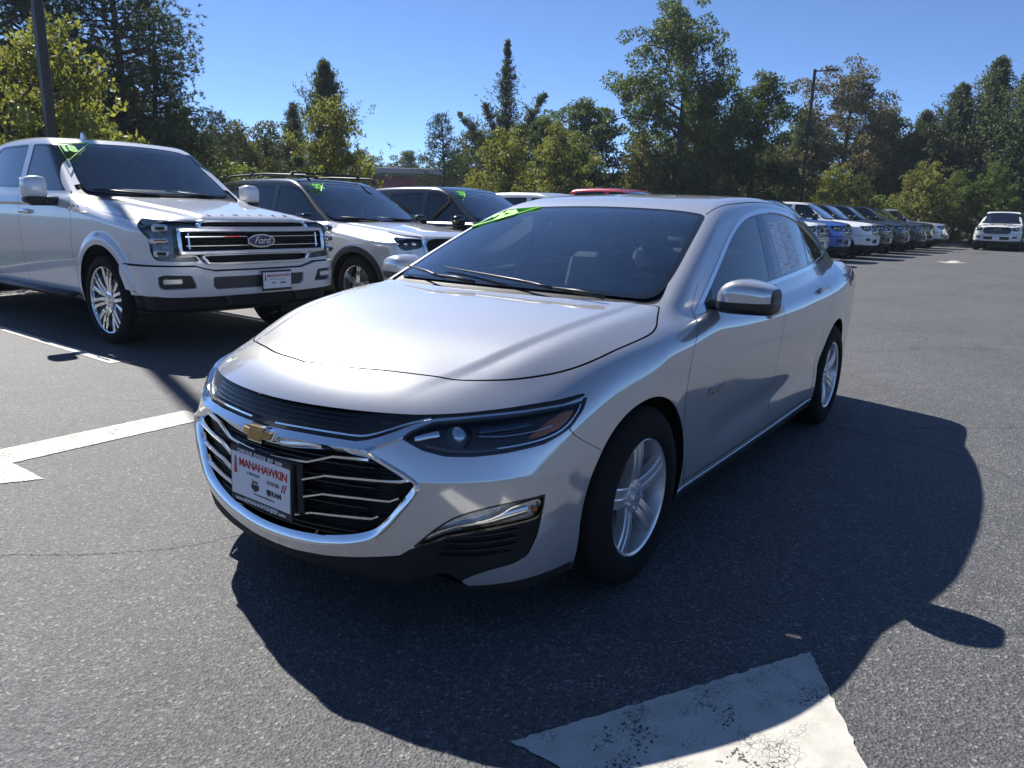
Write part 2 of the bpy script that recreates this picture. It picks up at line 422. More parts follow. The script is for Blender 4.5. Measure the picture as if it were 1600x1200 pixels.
def road_paint():
    m = bpy.data.materials.new('cracked_road_paint'); m.use_nodes = True; n = m.node_tree; L = n.links; b = n.nodes['Principled BSDF']
    g = nd(n, 'ShaderNodeNewGeometry'); pos = g.outputs['Position']
    wn = nd(n, 'ShaderNodeTexNoise', i_Scale=40.0, i_Detail=3.0); L.new(pos, wn.inputs['Vector'])
    vm = nd(n, 'ShaderNodeVectorMath', operation='MULTIPLY_ADD'); vm.inputs[1].default_value = (.02, .02, 0); L.new(wn.outputs[1], vm.inputs[0]); L.new(pos, vm.inputs[2])
    v = nd(n, 'ShaderNodeTexVoronoi', feature='DISTANCE_TO_EDGE', i_Scale=62.0); L.new(vm.outputs[0], v.inputs['Vector'])
    cr = ramp(n, v.outputs[0], [(0, (1, 1, 1)), (.028, (1, 1, 1)), (.085, (0, 0, 0))])
    gate = nd(n, 'ShaderNodeTexNoise', i_Scale=9.0, i_Detail=5.0); L.new(pos, gate.inputs['Vector'])
    gm = ramp(n, gate.outputs[0], [(.48, (.05, .05, .05)), (.70, (.9, .9, .9))])
    f = mixc(n, 1.0, cr, gm, 'MULTIPLY')
    st = nd(n, 'ShaderNodeTexVoronoi', i_Scale=150.0); L.new(pos, st.inputs['Vector']); ss = nd(n, 'ShaderNodeSeparateColor'); L.new(st.outputs['Color'], ss.inputs[0])
    wear = nd(n, 'ShaderNodeTexNoise', i_Scale=5.0, i_Detail=7.0); L.new(pos, wear.inputs['Vector'])
    wsum = nd(n, 'ShaderNodeMath', operation='MULTIPLY_ADD'); L.new(ss.outputs[0], wsum.inputs[0]); wsum.inputs[1].default_value = .42; L.new(wear.outputs[0], wsum.inputs[2])
    wm = ramp(n, wsum.outputs[0], [(.955, (0, 0, 0)), (.99, (1, 1, 1))])
    f2 = mixc(n, 1.0, f, wm, 'ADD')
    tone = nd(n, 'ShaderNodeTexNoise', i_Scale=14.0, i_Detail=6.0); L.new(pos, tone.inputs['Vector'])
    white = ramp(n, tone.outputs[0], [(.3, (.45, .43, .375)), (.7, (.57, .55, .485))])
    c = mixc(n, f2, white, (.07, .07, .072)); L.new(c, b.inputs['Base Color']); b.inputs['Roughness'].default_value = .7
    bp = nd(n, 'ShaderNodeBump', i_Strength=.6, i_Distance=.003); bp.invert = True; L.new(f2, bp.inputs['Height']); L.new(bp.outputs[0], b.inputs['Normal'])
    return m
M_asph = asphalt(); M_paint = road_paint()
RA = R(-2.5)                                  # the parking row's direction
def row(u, v, z=0.0): return (2.27+u*math.cos(RA)-v*math.sin(RA), 4.35+u*math.sin(RA)+v*math.cos(RA), z)
def sheet(name, poly, z, m, kind='structure', parent=None):
    o = raw(name, [(x, y, z) for x, y in poly], [tuple(range(len(poly)))], m, parent)
    if kind: o['kind'] = kind
    return o
M_soil = mat('leaf_litter', (.06, .045, .028), .95, noise=(3, .5), bump=(20, .6, .05))
sheet('terrain', [(-900, -900), (900, -900), (900, 900), (-900, 900)], -.03, M_soil)
def horizon_blocker():  # dark ring added to keep the bright low sky out of the car reflections
    V = []; F = []; n = 96; rs = random.Random(2)
    for k in range(n):
        t = 2*math.pi*k/n; h = 16+5*math.sin(3*t)+3*math.sin(7*t+1)+rs.uniform(-1.5, 1.5)
        V += [(360*math.cos(t), 360*math.sin(t), -1), (400*math.cos(t), 400*math.sin(t), h), (520*math.cos(t), 520*math.sin(t), -1)]
    for k in range(n):
        j = (k+1) % n
        for i in (0, 1): F.append((k*3+i, j*3+i, j*3+i+1, k*3+i+1))
    o = raw('added_horizon_ring', V, F, mat('horizon_ring_green', (.035, .05, .022), .95, noise=(.05, .4))); o['kind'] = 'structure'
horizon_blocker()
lot = [row(-60, -40)[:2], row(46, -40)[:2], row(46, 6.55)[:2], row(-60, 6.55)[:2]]
sheet('parking_lot', lot, 0, M_asph)
def arrow(name, x, y, d, label):
    P = [(.92, 0), (0, .52), (0, .145), (-1.15, .145), (-1.15, -.145), (0, -.145), (0, -.52)]
    rj = random.Random(int(x*10)); Q = []
    for (a0, b0), (a1, b1) in zip(P, P[1:]+P[:1]):
        n = max(2, int(math.hypot(a1-a0, b1-b0)/.02))
        for k in range(n): t = k/n; e = .0045 if k else 0; Q.append((a0+(a1-a0)*t+rj.uniform(-e, e), b0+(b1-b0)*t+rj.uniform(-e, e)))
    import bmesh
    bm = bmesh.new(); f = bm.faces.new([bm.verts.new((x+d*a, y+d*b, .004)) for a, b in Q]); f.normal_update()
    if f.normal.z < 0: f.normal_flip()
    bmesh.ops.triangulate(bm, faces=bm.faces[:]); me = bpy.data.meshes.new(name); bm.to_mesh(me); bm.free(); me.materials.append(M_paint)
    o = bpy.data.objects.new(name, me); col.objects.link(o); return tag(o, label, 'arrow')
arrow('painted_arrow', -.88, 2.42, -1, 'worn white arrow painted on the lot left of the sedan')
arrow('painted_arrow', -1.0, -1.565, 1, 'cracked white arrow head painted in the sedan shadow, nearest the camera')
arrow('painted_arrow', 27.6, .85, -1, 'small far white arrow painted in front of the dark trucks')
for k in range(-1, 16):
    a, b = row(-1.52+2.9*k-.05, .05), row(-1.52+2.9*k+.05, 5.6)
    o = raw('stall_line', [row(-1.52+2.9*k-.05, .0, .004), row(-1.52+2.9*k+.05, .0, .004), row(-1.52+2.9*k+.05, 5.6, .004), row(-1.52+2.9*k-.05, 5.6, .004)], [(0, 1, 2, 3)], M_paint); o['kind'] = 'structure'
def seam(pts, w_, sd_):
    rj = random.Random(sd_); P = open_curve(pts, 14); V = []; F = []
    for i, (x, y) in enumerate(P):
        t = P[min(i+1, len(P)-1)]-P[max(i-1, 0)]; t = t/np.linalg.norm(t); n_ = np.array([-t[1], t[0]]); o_ = rj.uniform(-.008, .008); k = w_*rj.uniform(.3, 1.0)
        a = np.array([x, y])+n_*(o_-k); b = np.array([x, y])+n_*(o_+k); V += [(*a, .002), (*b, .002)]
    for i in range(len(P)-1): F.append((2*i, 2*i+2, 2*i+3, 2*i+1))
    o = raw('pavement_crack', V, F, mat('crack_dark', (.022, .022, .024), .9)); o['kind'] = 'structure'  # uneven dark strip drawn along a pavement crack
seam([(-2.6, 2.1), (-1.55, 1.26), (-1.335, 1.12), (-1.21, .97), (-1.03, .79), (-.75, .62), (.2, .35)], .0022, 3)
seam([(3.1, -1.4), (4.2, -2.6), (5.0, -2.9), (6.6, -4.1), (9.5, -4.6)], .004, 5)
seam([(6.0, 2.2), (9.0, 1.4), (12.5, .2), (17, -1.0), (24, -1.6)], .006, 7)
M_conc = mat('kerb_concrete', (.34, .33, .31), .85, noise=(8, .2), bump=(60, .3, .004))
def kerb(name, pts, w_=.16, h_=.13):
    mb = MB(); mb.sweep([(x, y, 0) for x, y in pts], [(-w_/2, -.02), (w_/2, -.02), (w_/2, h_-.02), (w_/2-.02, h_), (-w_/2+.02, h_), (-w_/2, h_-.02)]); o = mb.build(name, M_conc); o['kind'] = 'structure'; return o
kerb('kerb', [row(u, 6.62)[:2] for u in range(-60, 44, 2)]+[row(44.6, 6.3)[:2], row(45.4, 5.5)[:2], row(45.7, 4.5)[:2]]+[row(45.8, v)[:2] for v in range(3, -40, -3)])
M_grassg = mat('grass_ground', (.07, .10, .025), .9, noise=(2.5, .45), bump=(40, .7, .03))
sheet('verge', [row(-60, 6.70)[:2], row(46.6, 6.70)[:2], row(46.6, 9.4)[:2], row(-60, 9.4)[:2]], .06, M_grassg)
def grass_blades():
    rs = np.random.RandomState(4); n = 26000; u = rs.uniform(-7, 30, n); v = rs.uniform(6.75, 9.3, n); h = rs.uniform(.06, .17, n); a = rs.uniform(0, 6.28, n); w_ = rs.uniform(.005, .010, n)
    c, s_ = math.cos(RA), math.sin(RA); X = 2.27+u*c-v*s_; Y = 4.35+u*s_+v*c; le = rs.uniform(-.05, .05, (n, 2))
    V = np.empty((n, 3, 3)); V[:, 0] = np.stack([X-w_*np.cos(a), Y-w_*np.sin(a), np.full(n, .05)], -1); V[:, 1] = np.stack([X+w_*np.cos(a), Y+w_*np.sin(a), np.full(n, .05)], -1); V[:, 2] = np.stack([X+le[:, 0], Y+le[:, 1], .06+h], -1)
    o = raw('grass', V.reshape(-1, 3), np.arange(3*n).reshape(-1, 3), mat('grass_blade', (.10, .15, .03), .7, noise=(1.2, .4))); tag(o, 'short green grass growing along the kerb', 'grass', kind='stuff')
grass_blades()
# ------------------------------------------------------------------ lamp posts and the far building
M_bronze = mat('bronze_pole', (.045, .036, .032), .45, .3)
def lamp_post(x, y, h, wd, arm, label, head_dir):
    root = empty('lamp_post', (x, y, 0), 0, label, 'lamp post', 'lamp posts of the car park')
    MB().lathe([(0, 0), (.30, 0), (.30, .55), (.28, .60), (0, .60)], 24, axis='z').build('concrete_base', M_conc, root, angle=R(40))
    MB().box((0, 0, h/2+.3), (wd, wd, h-.6), bev=.012).build('pole', M_bronze, root)
    MB().box((0, 0, .615), (wd+.16, wd+.16, .03)).build('base_plate', M_bronze, root)
    d = Vector((*head_dir, 0)).normalized()
    MB().box(tuple(d*arm/2+Vector((0, 0, h-.1))), (arm, .06, .06), rz=math.atan2(d.y, d.x)).build('arm', M_bronze, root)
    hd = MB().box(tuple(d*(arm+.28)+Vector((0, 0, h-.08))), (.62, .34, .09), rz=math.atan2(d.y, d.x), bev=.02).build('lamp_head', M_bronze, root)
    MB().box(tuple(d*(arm+.28)+Vector((0, 0, h-.13))), (.46, .26, .012), rz=math.atan2(d.y, d.x)).build('lens', mat('lamp_diffuser', (.7, .7, .68), .3), hd)
    return root
lamp_post(3.50, 11.40, 10.6, .135, .5, 'tall bronze lamp post standing behind the white pickup at left', (.3, -1))
lamp_post(40.3, 9.55, 8.9, .13, .55, 'slim dark lamp post rising beyond the row of dark trucks', (.25, -1))
def far_building():
    root = empty('low_building', (46, 38, 0), R(128), 'low pink building with pale roof edge glimpsed between the trees', 'building')
    pink = mat('pink_wall', (.42, .13, .15), .8, noise=(2, .15)); teal = mat('teal_trim', (.10, .30, .25), .6)
    MB().box((0, 0, 1.9), (34, 12, 3.8)).build('wall', pink, root)
    rf = MB().box((0, 0, 4.0), (35, 13, .42), bev=.05).build('roof', mat('pale_roof', (.55, .55, .52), .7), root)
    MB().box((0, 0, 3.70), (34.6, 12.6, .16)).build('fascia_trim', teal, rf)
    for k in range(7):
        wn = MB().box((-14+4.6*k, 6.02, 1.7), (2.2, .08, 1.5)).build('window', M_gloss, root); MB().box((-14+4.6*k, 6.05, .90), (2.5, .16, .10)).build('sill', M_white, wn)
        wn = MB().box((-14+4.6*k, -6.02, 1.7), (2.2, .08, 1.5)).build('window', M_gloss, root); MB().box((-14+4.6*k, -6.05, .90), (2.5, .16, .10)).build('sill', M_white, wn)
#GEO>
# ------------------------------------------------------------------ the silver sedan: x backwards from the front axle, z up, y to its right
S_Hc = Spl([(-1.1, .55), (-1.0, .665), (-.93, .752), (-.87, .798), (-.78, .842), (-.65, .882), (-.54, .906), (-.2, .957), (.1, .992), (.37, 1.012), (.6, 1.022), (1.0, 1.025), (2.0, 1.055), (2.8, 1.08), (3.4, 1.095), (3.7, 1.095), (3.9, 1.085), (4.1, 1.07)])
S_Wp = Spl([(-1.1, .80), (-.8, .835), (-.5, .873), (-.2, .901), (.1, .915), (.5, .921), (1.5, .927), (2.4, .922), (2.9, .910), (3.3, .88), (3.6, .845), (4.0, .78)])
S_Wz = Spl([(.1, -.085), (.18, -.052), (.26, -.032), (.36, -.021), (.5, -.014), (.65, -.006), (.78, 0), (.86, -.004), (.93, -.014), (1.0, -.034), (1.06, -.06), (1.15, -.10), (1.3, -.17)])
S_Fa = Spl([(-.1, -.968), (0, -.97), (.1, -.967), (.2, -.956), (.3, -.938), (.4, -.912), (.5, -.876), (.58, -.836), (.66, -.78), (.72, -.722), (.78, -.64), (.83, -.54), (.87, -.42), (.90, -.28), (.95, 0)])
S_Fz = Spl([(.08, .10), (.14, .065), (.20, .040), (.25, .026), (.30, .014), (.36, .005), (.44, 0), (.54, 0), (.62, .006), (.67, .014), (.72, .028), (.76, .047), (.80, .075), (.86, .14), (.95, .28)])
S_Rg = Spl([(.9, 3.95), (1.05, 3.80), (1.1, 3.70), (1.2, 3.46), (1.3, 3.18), (1.38, 2.9), (1.5, 2.4)])
S_Hr = Spl([(.8, 1.27), (1.0, 1.345), (1.17, 1.40), (1.35, 1.434), (1.55, 1.456), (1.85, 1.474), (2.1, 1.476), (2.5, 1.455), (2.9, 1.40), (3.3, 1.30), (3.7, 1.15)])
S_Xw = Spl([(.8, -.17), (.9, .05), (1.0, .27), (1.1, .49), (1.2, .71), (1.3, .935), (1.4, 1.17), (1.5, 1.42)])
S_Wgx = Spl([(.0, -.055), (.4, -.036), (.8, -.016), (1.3, 0), (2.0, 0), (2.5, -.02), (3.0, -.065), (3.4, -.12), (3.8, -.20)])
S_ac = Spl([(-1.0, .42), (-.6, .585), (-.4, .65), (-.2, .70), (0, .73), (.2, .75), (.4, .75), (.8, .74)])
S_cr = Spl([(-1.1, .25), (-.7, .23), (-.55, .18), (-.4, .10), (-.2, .035), (0, .018), (.5, .012), (1.2, .05), (3.5, .06)])
def sedan_low(x, y, z):
    a = np.abs(y)
    ac = S_ac(x); fd = sstep((x+.85)/.5)*(1-.75*sstep((x-.3)/.4))
    H = S_Hc(x)-S_cr(x)*a*a-fd*(.48*sp(a-ac, .016))-(1-fd)*.10*sp(a-.5, .12)-fd*.010*sstep((a-(ac-.11))/.05)
    W_ = S_Wp(x)+S_Wz(z)
    rf = np.hypot(x, z-.34); rr = np.hypot(x-2.83, z-.34)
    W_ = W_+.007*np.exp(-((rf-.38)/.045)**2)+.007*np.exp(-((rr-.38)/.045)**2)
    # door sculpting: crease under the belt, hollow low on the doors, sill
    md = sstep((x-.45)/.5)*(1-sstep((x-2.75)/.5))
    zc = .855+.035*(x-.6)
    W_ = W_-md*.10*sp(z-zc, .008)*.5
    W_ = W_-md*.011*np.exp(-((z-(.40+.03*x))/.075)**2)
    F = S_Fa(a)+S_Fz(z)+.75*np.maximum(0, z-.56)*a*a
    R_ = 3.955-.16*a*a-.20*a**4-.10*np.maximum(0, .5-z)-.25*np.maximum(0, z-.95)
    top = (z-H)*.93; side = a-W_; front = (F-x)*.80; rear = x-R_; bot = .155+.022*sstep((-.5-x)/.25)-z
    d = smax(side, front, .05); d = smax(d, rear, .12); d = smax(d, top, .07); return smax(d, bot, .05)
def sedan_green(x, y, z):
    a = np.abs(y)
    W_ = .864-.455*(z-.95)-.09*np.maximum(0, z-.95)**2+S_Wgx(x)
    top = z-(S_Hr(x)-.03*a*a-.05*a**4)
    side = (a-W_)*.90
    ws = (S_Xw(z)+.10*a*a+.20*a**4-x)*.36
    rw = (x-(S_Rg(z)-.30*a*a))*.36
    d = smax(side, ws, .035); d = smax(d, rw, .05); d = smax(d, top, .075); return np.maximum(d, .88-z)
def sedan_f(x, y, z): return smin(sedan_low(x, y, z), sedan_green(x, y, z), .022)
def wrap(P):
    """(angle round the nose, height) of points on the front end."""
    return np.stack([np.arctan2(np.abs(P[:, 1]), -(P[:, 0]+.10)), P[:, 2]], -1)
#GEO<
# ------------------------------------------------------------------ vehicle helpers
M_black = mat('black_plastic', (.018, .018, .02), .42)
M_gloss = mat('gloss_black', (.008, .008, .009), .06, coat=.5)
M_under = mat('underbody_black', (.010, .010, .011), .8)
M_rubber = mat('tyre_rubber', (.012, .012, .013), .85, spec=.2, bump=(90, .25, .004))
M_chrome = mat('chrome', (.86, .87, .88), .06, 1)
M_alloy = mat('alloy_silver', (.74, .75, .77), .30, .75, coat=.6)
M_disc = mat('brake_steel', (.28, .27, .26), .4, 1)
M_lensclear = glass('lamp_lens', (.93, .95, .96), 1.0, 1.45)
M_lampdark = mat('lamp_housing', (.03, .032, .037), .22, .3, coat=.3)
M_reflector = mat('lamp_reflector', (.78, .80, .82), .12, 1)
M_amber = mat('amber_lens', (.60, .15, .02), .18, coat=1)
M_red = mat('red_lens', (.30, .008, .01), .15, coat=1)
M_white = mat('white_print', (.78, .79, .80), .45)
M_redprint = mat('red_print', (.50, .02, .03), .5)
M_greyprint = mat('grey_print', (.12, .12, .14), .5)
M_ink = mat('black_ink', (.02, .02, .025), .5)
M_paper = mat('window_paper', (.88, .89, .91), .7, noise=(6, .04))
M_green = mat('green_paint_pen', (.22, .78, .05), .45, noise=(30, .1))
M_int = mat('dark_interior', (.016, .017, .02), .8)
M_seat = mat('seat_cloth', (.07, .073, .08), .9, bump=(200, .2, .002))
M_dash = mat('dash_plastic', (.03, .031, .034), .6, bump=(300, .1, .001))
G_wind = glass('windscreen_glass', (.80, .88, .88), 2.3, 1.52)
G_side = glass('side_glass', (.42, .50, .50), 1.7, 1.52)
G_dark = glass('privacy_glass', (.10, .12, .13), 1.2, 1.52)

def ztilt(m):
    return m
def patch(name, S, labels, m, parent, side=0, h=0.0, skirt=0.0, move=None):
    """One object from shell labels. side 0: both halves in one object, +1 / -1: one half."""
    V, N, T = S.get(labels)
    if len(T) == 0: return None
    if h or skirt: V, N, T = raise_patch(V, N, T, h, skirt)
    if move is not None: V, N = move(V, N)
    if side == 0: V, N, T = both(V, N, T)
    elif side < 0: V, N, T = mir(V, N, T)
    return raw(name, V, T, m, parent, normals=N)
def pair(name, S, labels, m, parent, **k):
    return [patch(name, S, labels, m, parent, side=-1, **k), patch(name, S, labels, m, parent, side=1, **k)]

def spoke_bar(mb, p0, p1, w0, w1, d0, d1, crown=.006):
    """Tapered spoke between two points of the wheel face (x, z, y) with a rounded front."""
    p0 = Vector((p0[0], p0[2], p0[1])); p1 = Vector((p1[0], p1[2], p1[1])); n = 6; vs = []; fs = []
    t = (p1-p0).normalized(); out = Vector((0, -1, 0)); sd_ = t.cross(out).normalized()
    for i in range(n+1):
        k = i/n; c = p0.lerp(p1, k); w_ = w0+(w1-w0)*k; d = d0+(d1-d0)*k; c = c+out*(crown*math.sin(math.pi*k))
        vs += [c-sd_*w_/2-out*d, c-sd_*w_/2-out*.004, c-sd_*w_*.36, c+sd_*w_*.36, c+sd_*w_/2-out*.004, c+sd_*w_/2-out*d]
    for i in range(n):
        for j in range(6):
            a = i*6+j; b = i*6+(j+1) % 6; fs.append((a, b, b+6, a+6))
    fs += [tuple(range(6))[::-1], tuple(n*6+j for j in range(6))]
    mb.add(vs, fs)
def make_wheel(parent, c, side, R_t, R_r, width, style, m_sp=None, steer=0, spin=0.0, m_back=None):
    """wheel (spokes and barrel) > tyre, brake_disc, hub_cap; outer face at -y before turning."""
    mb = MB(); hw = width/2; m_sp = m_sp or M_alloy
    yo = -hw+.004
    mb.lathe([(R_r-.004, yo+.012), (R_r+.002, yo+.002), (R_r-.003, yo-.001), (R_r-.012, yo+.004), (R_r-.018, yo+.03), (R_r-.028, yo+.10), (R_r-.03, hw-.02), (R_r, hw-.002)], 64)
    if style == 'split5':
        for k in range(5):
            th = spin+2*math.pi*k/5
            for s_ in (-1, 1):
                a0 = th+s_*.34; a1 = th+s_*.088
                r0, r1 = .052, R_r-.012
                spoke_bar(mb, (r0*math.cos(a0), r0*math.sin(a0), yo+.028), (r1*math.cos(a1), r1*math.sin(a1), yo+.008), .032, .040, .040, .032, .009)
            a0 = th; spoke_bar(mb, (.05*math.cos(a0), .05*math.sin(a0), yo+.040), (r1*math.cos(a0), r1*math.sin(a0), yo+.020), .035, .035, .02, .015, 0)
        hubr = .066
    elif style == 'multi':
        for k in range(6):
            th = spin+2*math.pi*k/6
            for s_ in (-1, 1):
                a0 = th+s_*.30; a1 = th+s_*.11; r0, r1 = .06, R_r-.012
                spoke_bar(mb, (r0*math.cos(a0), r0*math.sin(a0), yo+.03), (r1*math.cos(a1), r1*math.sin(a1), yo+.008), .034, .034, .035, .03, .008)
            a0 = th+math.pi/6; spoke_bar(mb, (.07*math.cos(a0), .07*math.sin(a0), yo+.04), (r1*math.cos(a0), r1*math.sin(a0), yo+.018), .03, .05, .03, .02, .004)
        hubr = .075
    else:
        n = 5 if style == 'five' else 6
        for k in range(n):
            th = spin+2*math.pi*k/n; r1 = R_r-.01
            spoke_bar(mb, (.04*math.cos(th), .04*math.sin(th), yo+.03), (r1*math.cos(th), r1*math.sin(th), yo+.012), .075, .055, .04, .03, .006)
        hubr = .075
    mb.lathe([(.0, yo+.02), (hubr*.7, yo+.02), (hubr, yo+.026), (hubr+.004, yo+.06), (0, yo+.06)], 32)
    for k in range(5):
        th = spin+2*math.pi*(k+.5)/5; rb = hubr*.72
        mb.lathe([(0, yo+.012), (.0075, yo+.012), (.009, yo+.02), (.009, yo+.03)], 8, c=(rb*math.cos(th), 0, rb*math.sin(th)))
    wo = mb.build('wheel', m_sp, parent, angle=R(35))
    prof = [(R_r-.004, -hw+.012), (R_r+.004, -hw-.002), (R_r+.02, -hw-.010), (R_r+.3*(R_t-R_r), -hw-.010), (R_r+.6*(R_t-R_r), -hw-.007), (R_t-.022, -hw+.003), (R_t-.008, -hw+.018)]
    g = []
    for q in range(5):
        y0 = -hw+.026+(width-.052)*q/5; y1 = -hw+.026+(width-.052)*(q+1)/5
        g += [(R_t, y0+.003), (R_t+.001, y1-.004), (R_t-.007, y1-.003), (R_t-.007, y1)] if q < 4 else [(R_t, y0+.003), (R_t, y1)]
    prof += g+[(R_t-.008, hw-.018), (R_t-.03, hw), (R_r+.01, hw)]
    ty = MB().lathe(prof, 72).build('tyre', M_rubber, wo, angle=R(40))
    di = MB().lathe([(.02, -.02), (R_r*.78, -.02), (R_r*.78, .0), (.02, 0)], 40).build('brake_disc', M_disc, wo, angle=R(30))
    bk = MB().lathe([(.02, .012), (R_r-.032, .012), (R_r-.032, .02), (.02, .02)], 32).build('wheel_back_plate', M_under, wo)
    hc = MB().lathe([(0, yo+.010), (hubr*.42, yo+.011), (hubr*.46, yo+.016), (hubr*.46, yo+.03)], 28).build('hub_cap', m_sp, wo, angle=R(40))
    wo.location = c; wo.rotation_euler = (0, 0, (math.pi if side > 0 else 0)+steer)
    return wo
def arch_liner(name, parent, xc, zc, r, y0, y1, sides=(-1, 1)):
    for s_ in sides:
        mb = MB(); n = 22; vs = []; fs = []
        for i in range(n+1):
            t = R(-25)+R(230)*i/n
            vs += [(xc+r*math.cos(t), s_*y1, zc+r*math.sin(t)), (xc+r*math.cos(t), s_*y0, zc+r*math.sin(t))]
        for i in range(n): fs.append((2*i, 2*i+1, 2*i+3, 2*i+2)[::s_])
        fs.append([2*i+1 for i in range(n+1)])
        mb.add(vs, fs).build(name, M_under, parent)
def dealer_plate(parent, c, xax, zax, out, fancy=True):
    """Dealer plate with its frame; c centre, xax reading direction, out facing direction."""
    c = Vector(c); xa = Vector(xax).normalized(); za = Vector(zax).normalized(); ou = Vector(out).normalized()
    def pt(u, v, h): return tuple(c+xa*u+za*v+ou*h)
    W_, H_ = .305, .155
    fr = MB()
    fr.prism([(-W_/2-.006, -H_/2-.02), (W_/2+.006, -H_/2-.02), (W_/2+.006, H_/2+.014), (-W_/2-.006, H_/2+.014)], -.012, 0, pt)
    fo = fr.build('dealer_plate_frame', M_black, parent)
    pl = MB(); pl.prism([(-W_/2, -H_/2+.004), (W_/2, -H_/2+.004), (W_/2, H_/2-.004), (-W_/2, H_/2-.004)], 0, .002, pt)
    po = pl.build('plate', M_white, fo)
    def tx(s_, size, u, v, m, **k):
        M = frame_M(pt(u, v, .0025), xa, za); return text_mesh('lettering', s_, size, m, fo, M, extrude=.0006, **k)
    tx('MANAHAWKIN', .0385, .016, .041, M_redprint, bold=.0008, space=.90)
    # lighthouse mark
    lh = MB(); lh.prism([(-.138, -.0), (-.122, -.0), (-.126, .048), (-.134, .048)], .002, .003, pt); lh.prism([(-.136, .048), (-.124, .048), (-.130, .062)], .002, .003, pt)
    lh.build('lettering', M_redprint, fo)
    if fancy:
        tx('CHRYSLER  DODGE  JEEP  RAM', .017, 0, H_/2+.004, M_white, bold=.0003)
        tx('www.MANAHAWKINJEEP.com', .020, 0, -H_/2-.009, M_white, bold=.0004)
        tx('CHRYSLER', .014, -.035, .012, M_greyprint); tx('Jeep', .018, -.025, -.010, M_greyprint, bold=.0004); tx('DODGE', .017, .068, .004, M_greyprint, bold=.0004)
        tx('RAM', .024, .085, -.030, M_ink, bold=.0008); tx('www.manahawkinjeep.com', .010, .02, -.052, M_greyprint)
        sh = MB(); sh.prism([(-.045, -.020), (-.005, -.020), (-.005, -.034), (-.025, -.045), (-.045, -.034)], .002, .003, pt)
        sh.prism([(.035, -.020), (.058, -.020), (.058, -.034), (.0465, -.043), (.035, -.034)], .002, .003, pt); sh.build('lettering', M_ink, fo)
        sl = MB()
        for k in (0, .012): sl.prism([(.108+k, -.012), (.114+k, -.012), (.126+k, .016), (.120+k, .016)], .002, .003, pt)
        sl.build('lettering', M_redprint, fo)
    else:
        tx('CHRYSLER  Jeep  DODGE', .016, 0, .008, M_greyprint); tx('Jeep', .022, -.04, -.022, M_ink, bold=.0006); tx('RAM', .028, .06, -.026, M_ink, bold=.001)
    sc_ = MB()
    for u in (-.09, .09): sc_.lathe([(0, .004), (.006, .004), (.007, 0)], 10, axis='x' if abs(ou.x) > .7 else 'y', c=pt(u, -H_/2+.014, 0))
    sc_.build('plate_screw', M_black, fo)
    return fo
def steering_wheel(parent, c, tilt, r=.185):
    M = Matrix.Translation(c) @ Matrix.Rotation(tilt, 4, 'Y')
    mb = MB(); ring = [M @ Vector((0, r*math.cos(t), r*math.sin(t))) for t in [2*math.pi*k/40 for k in range(40)]]
    mb.tube(ring, .016, 8, closed=True)
    for t in (0, math.pi, -math.pi/2): mb.tube([M @ Vector((.03, 0, 0)), M @ Vector((0, r*math.cos(t), r*math.sin(t)))], .017, 8)
    mb.tube([M @ Vector((-.01, 0, 0)), M @ Vector((.05, 0, 0))], [.05, .06], 16)
    return mb.build('steering_wheel', M_int, parent, smooth=True)
def seat(parent, x, y, z, w_=.50, back=.62, head=True):
    mb = MB(); mb.box((x, y, z), (.50, w_, .14), bev=.05); mb.box((x+.30, y, z+back/2), (.14, w_*.94, back), ry=R(20), bev=.05)
    if head:
        hx, hz = x+.30+math.sin(R(20))*(back/2+.10), z+back+.13
        mb.box((hx, y, hz), (.10, .26, .17), ry=R(12), bev=.045)
        for q in (-.06, .06): mb.tube([(hx-.03, y+q, hz-.20), (hx, y+q, hz-.05)], .006, 6)
    return mb.build('seat', M_seat, parent, angle=R(40))
def sticker(parent, S_pts, txt, M, size, tri):
    """Green windscreen numerals in a triangle outline; M places text, tri are 3-D corners."""
    mb = MB(); t3 = [Vector(q) for q in tri]
    mb.tube(t3, .006, 5, closed=True); o = mb.build('windscreen_sticker', M_green, parent)
    text_mesh('lettering', txt, size, M_green, o, M, extrude=.0008, bold=.010)
    return o
# ------------------------------------------------------------------ silver sedan
sil = bpy.data.materials.new('silver_paint'); sil.use_nodes = True
def paint_nodes(m, color, metal=.75, rough=.30, flake=.12, sharp=.13, mix=.5, soft_metal=None):
    """Paint: a sharp and a soft flake lobe under a clear coat."""
    n = m.node_tree; b = n.nodes['Principled BSDF']; tc = n.nodes.new('ShaderNodeTexCoord'); out = n.nodes['Material Output']
    v = n.nodes.new('ShaderNodeTexVoronoi'); v.inputs['Scale'].default_value = 900; n.links.new(tc.outputs['Object'], v.inputs['Vector'])
    mx = n.nodes.new('ShaderNodeMix'); mx.data_type = 'RGBA'; mx.blend_type = 'MIX'
    mx.inputs[6].default_value = (*[c*(1-flake) for c in color], 1); mx.inputs[7].default_value = (*[min(1, c*(1+flake)) for c in color], 1)
    sp_ = n.nodes.new('ShaderNodeSeparateColor'); n.links.new(v.outputs['Color'], sp_.inputs[0]); n.links.new(sp_.outputs[0], mx.inputs[0])
    b2 = n.nodes.new('ShaderNodeBsdfPrincipled'); ms = n.nodes.new('ShaderNodeMixShader'); ms.inputs[0].default_value = mix
    for q, r_, mt_ in ((b, rough, metal if soft_metal is None else soft_metal), (b2, sharp, metal)):
        q.inputs['Metallic'].default_value = mt_; q.inputs['Coat Weight'].default_value = 1; q.inputs['Coat Roughness'].default_value = .012; q.inputs['Roughness'].default_value = r_
        n.links.new(mx.outputs[2], q.inputs['Base Color'])
    n.links.new(b.outputs[0], ms.inputs[1]); n.links.new(b2.outputs[0], ms.inputs[2]); n.links.new(ms.outputs[0], out.inputs[0])
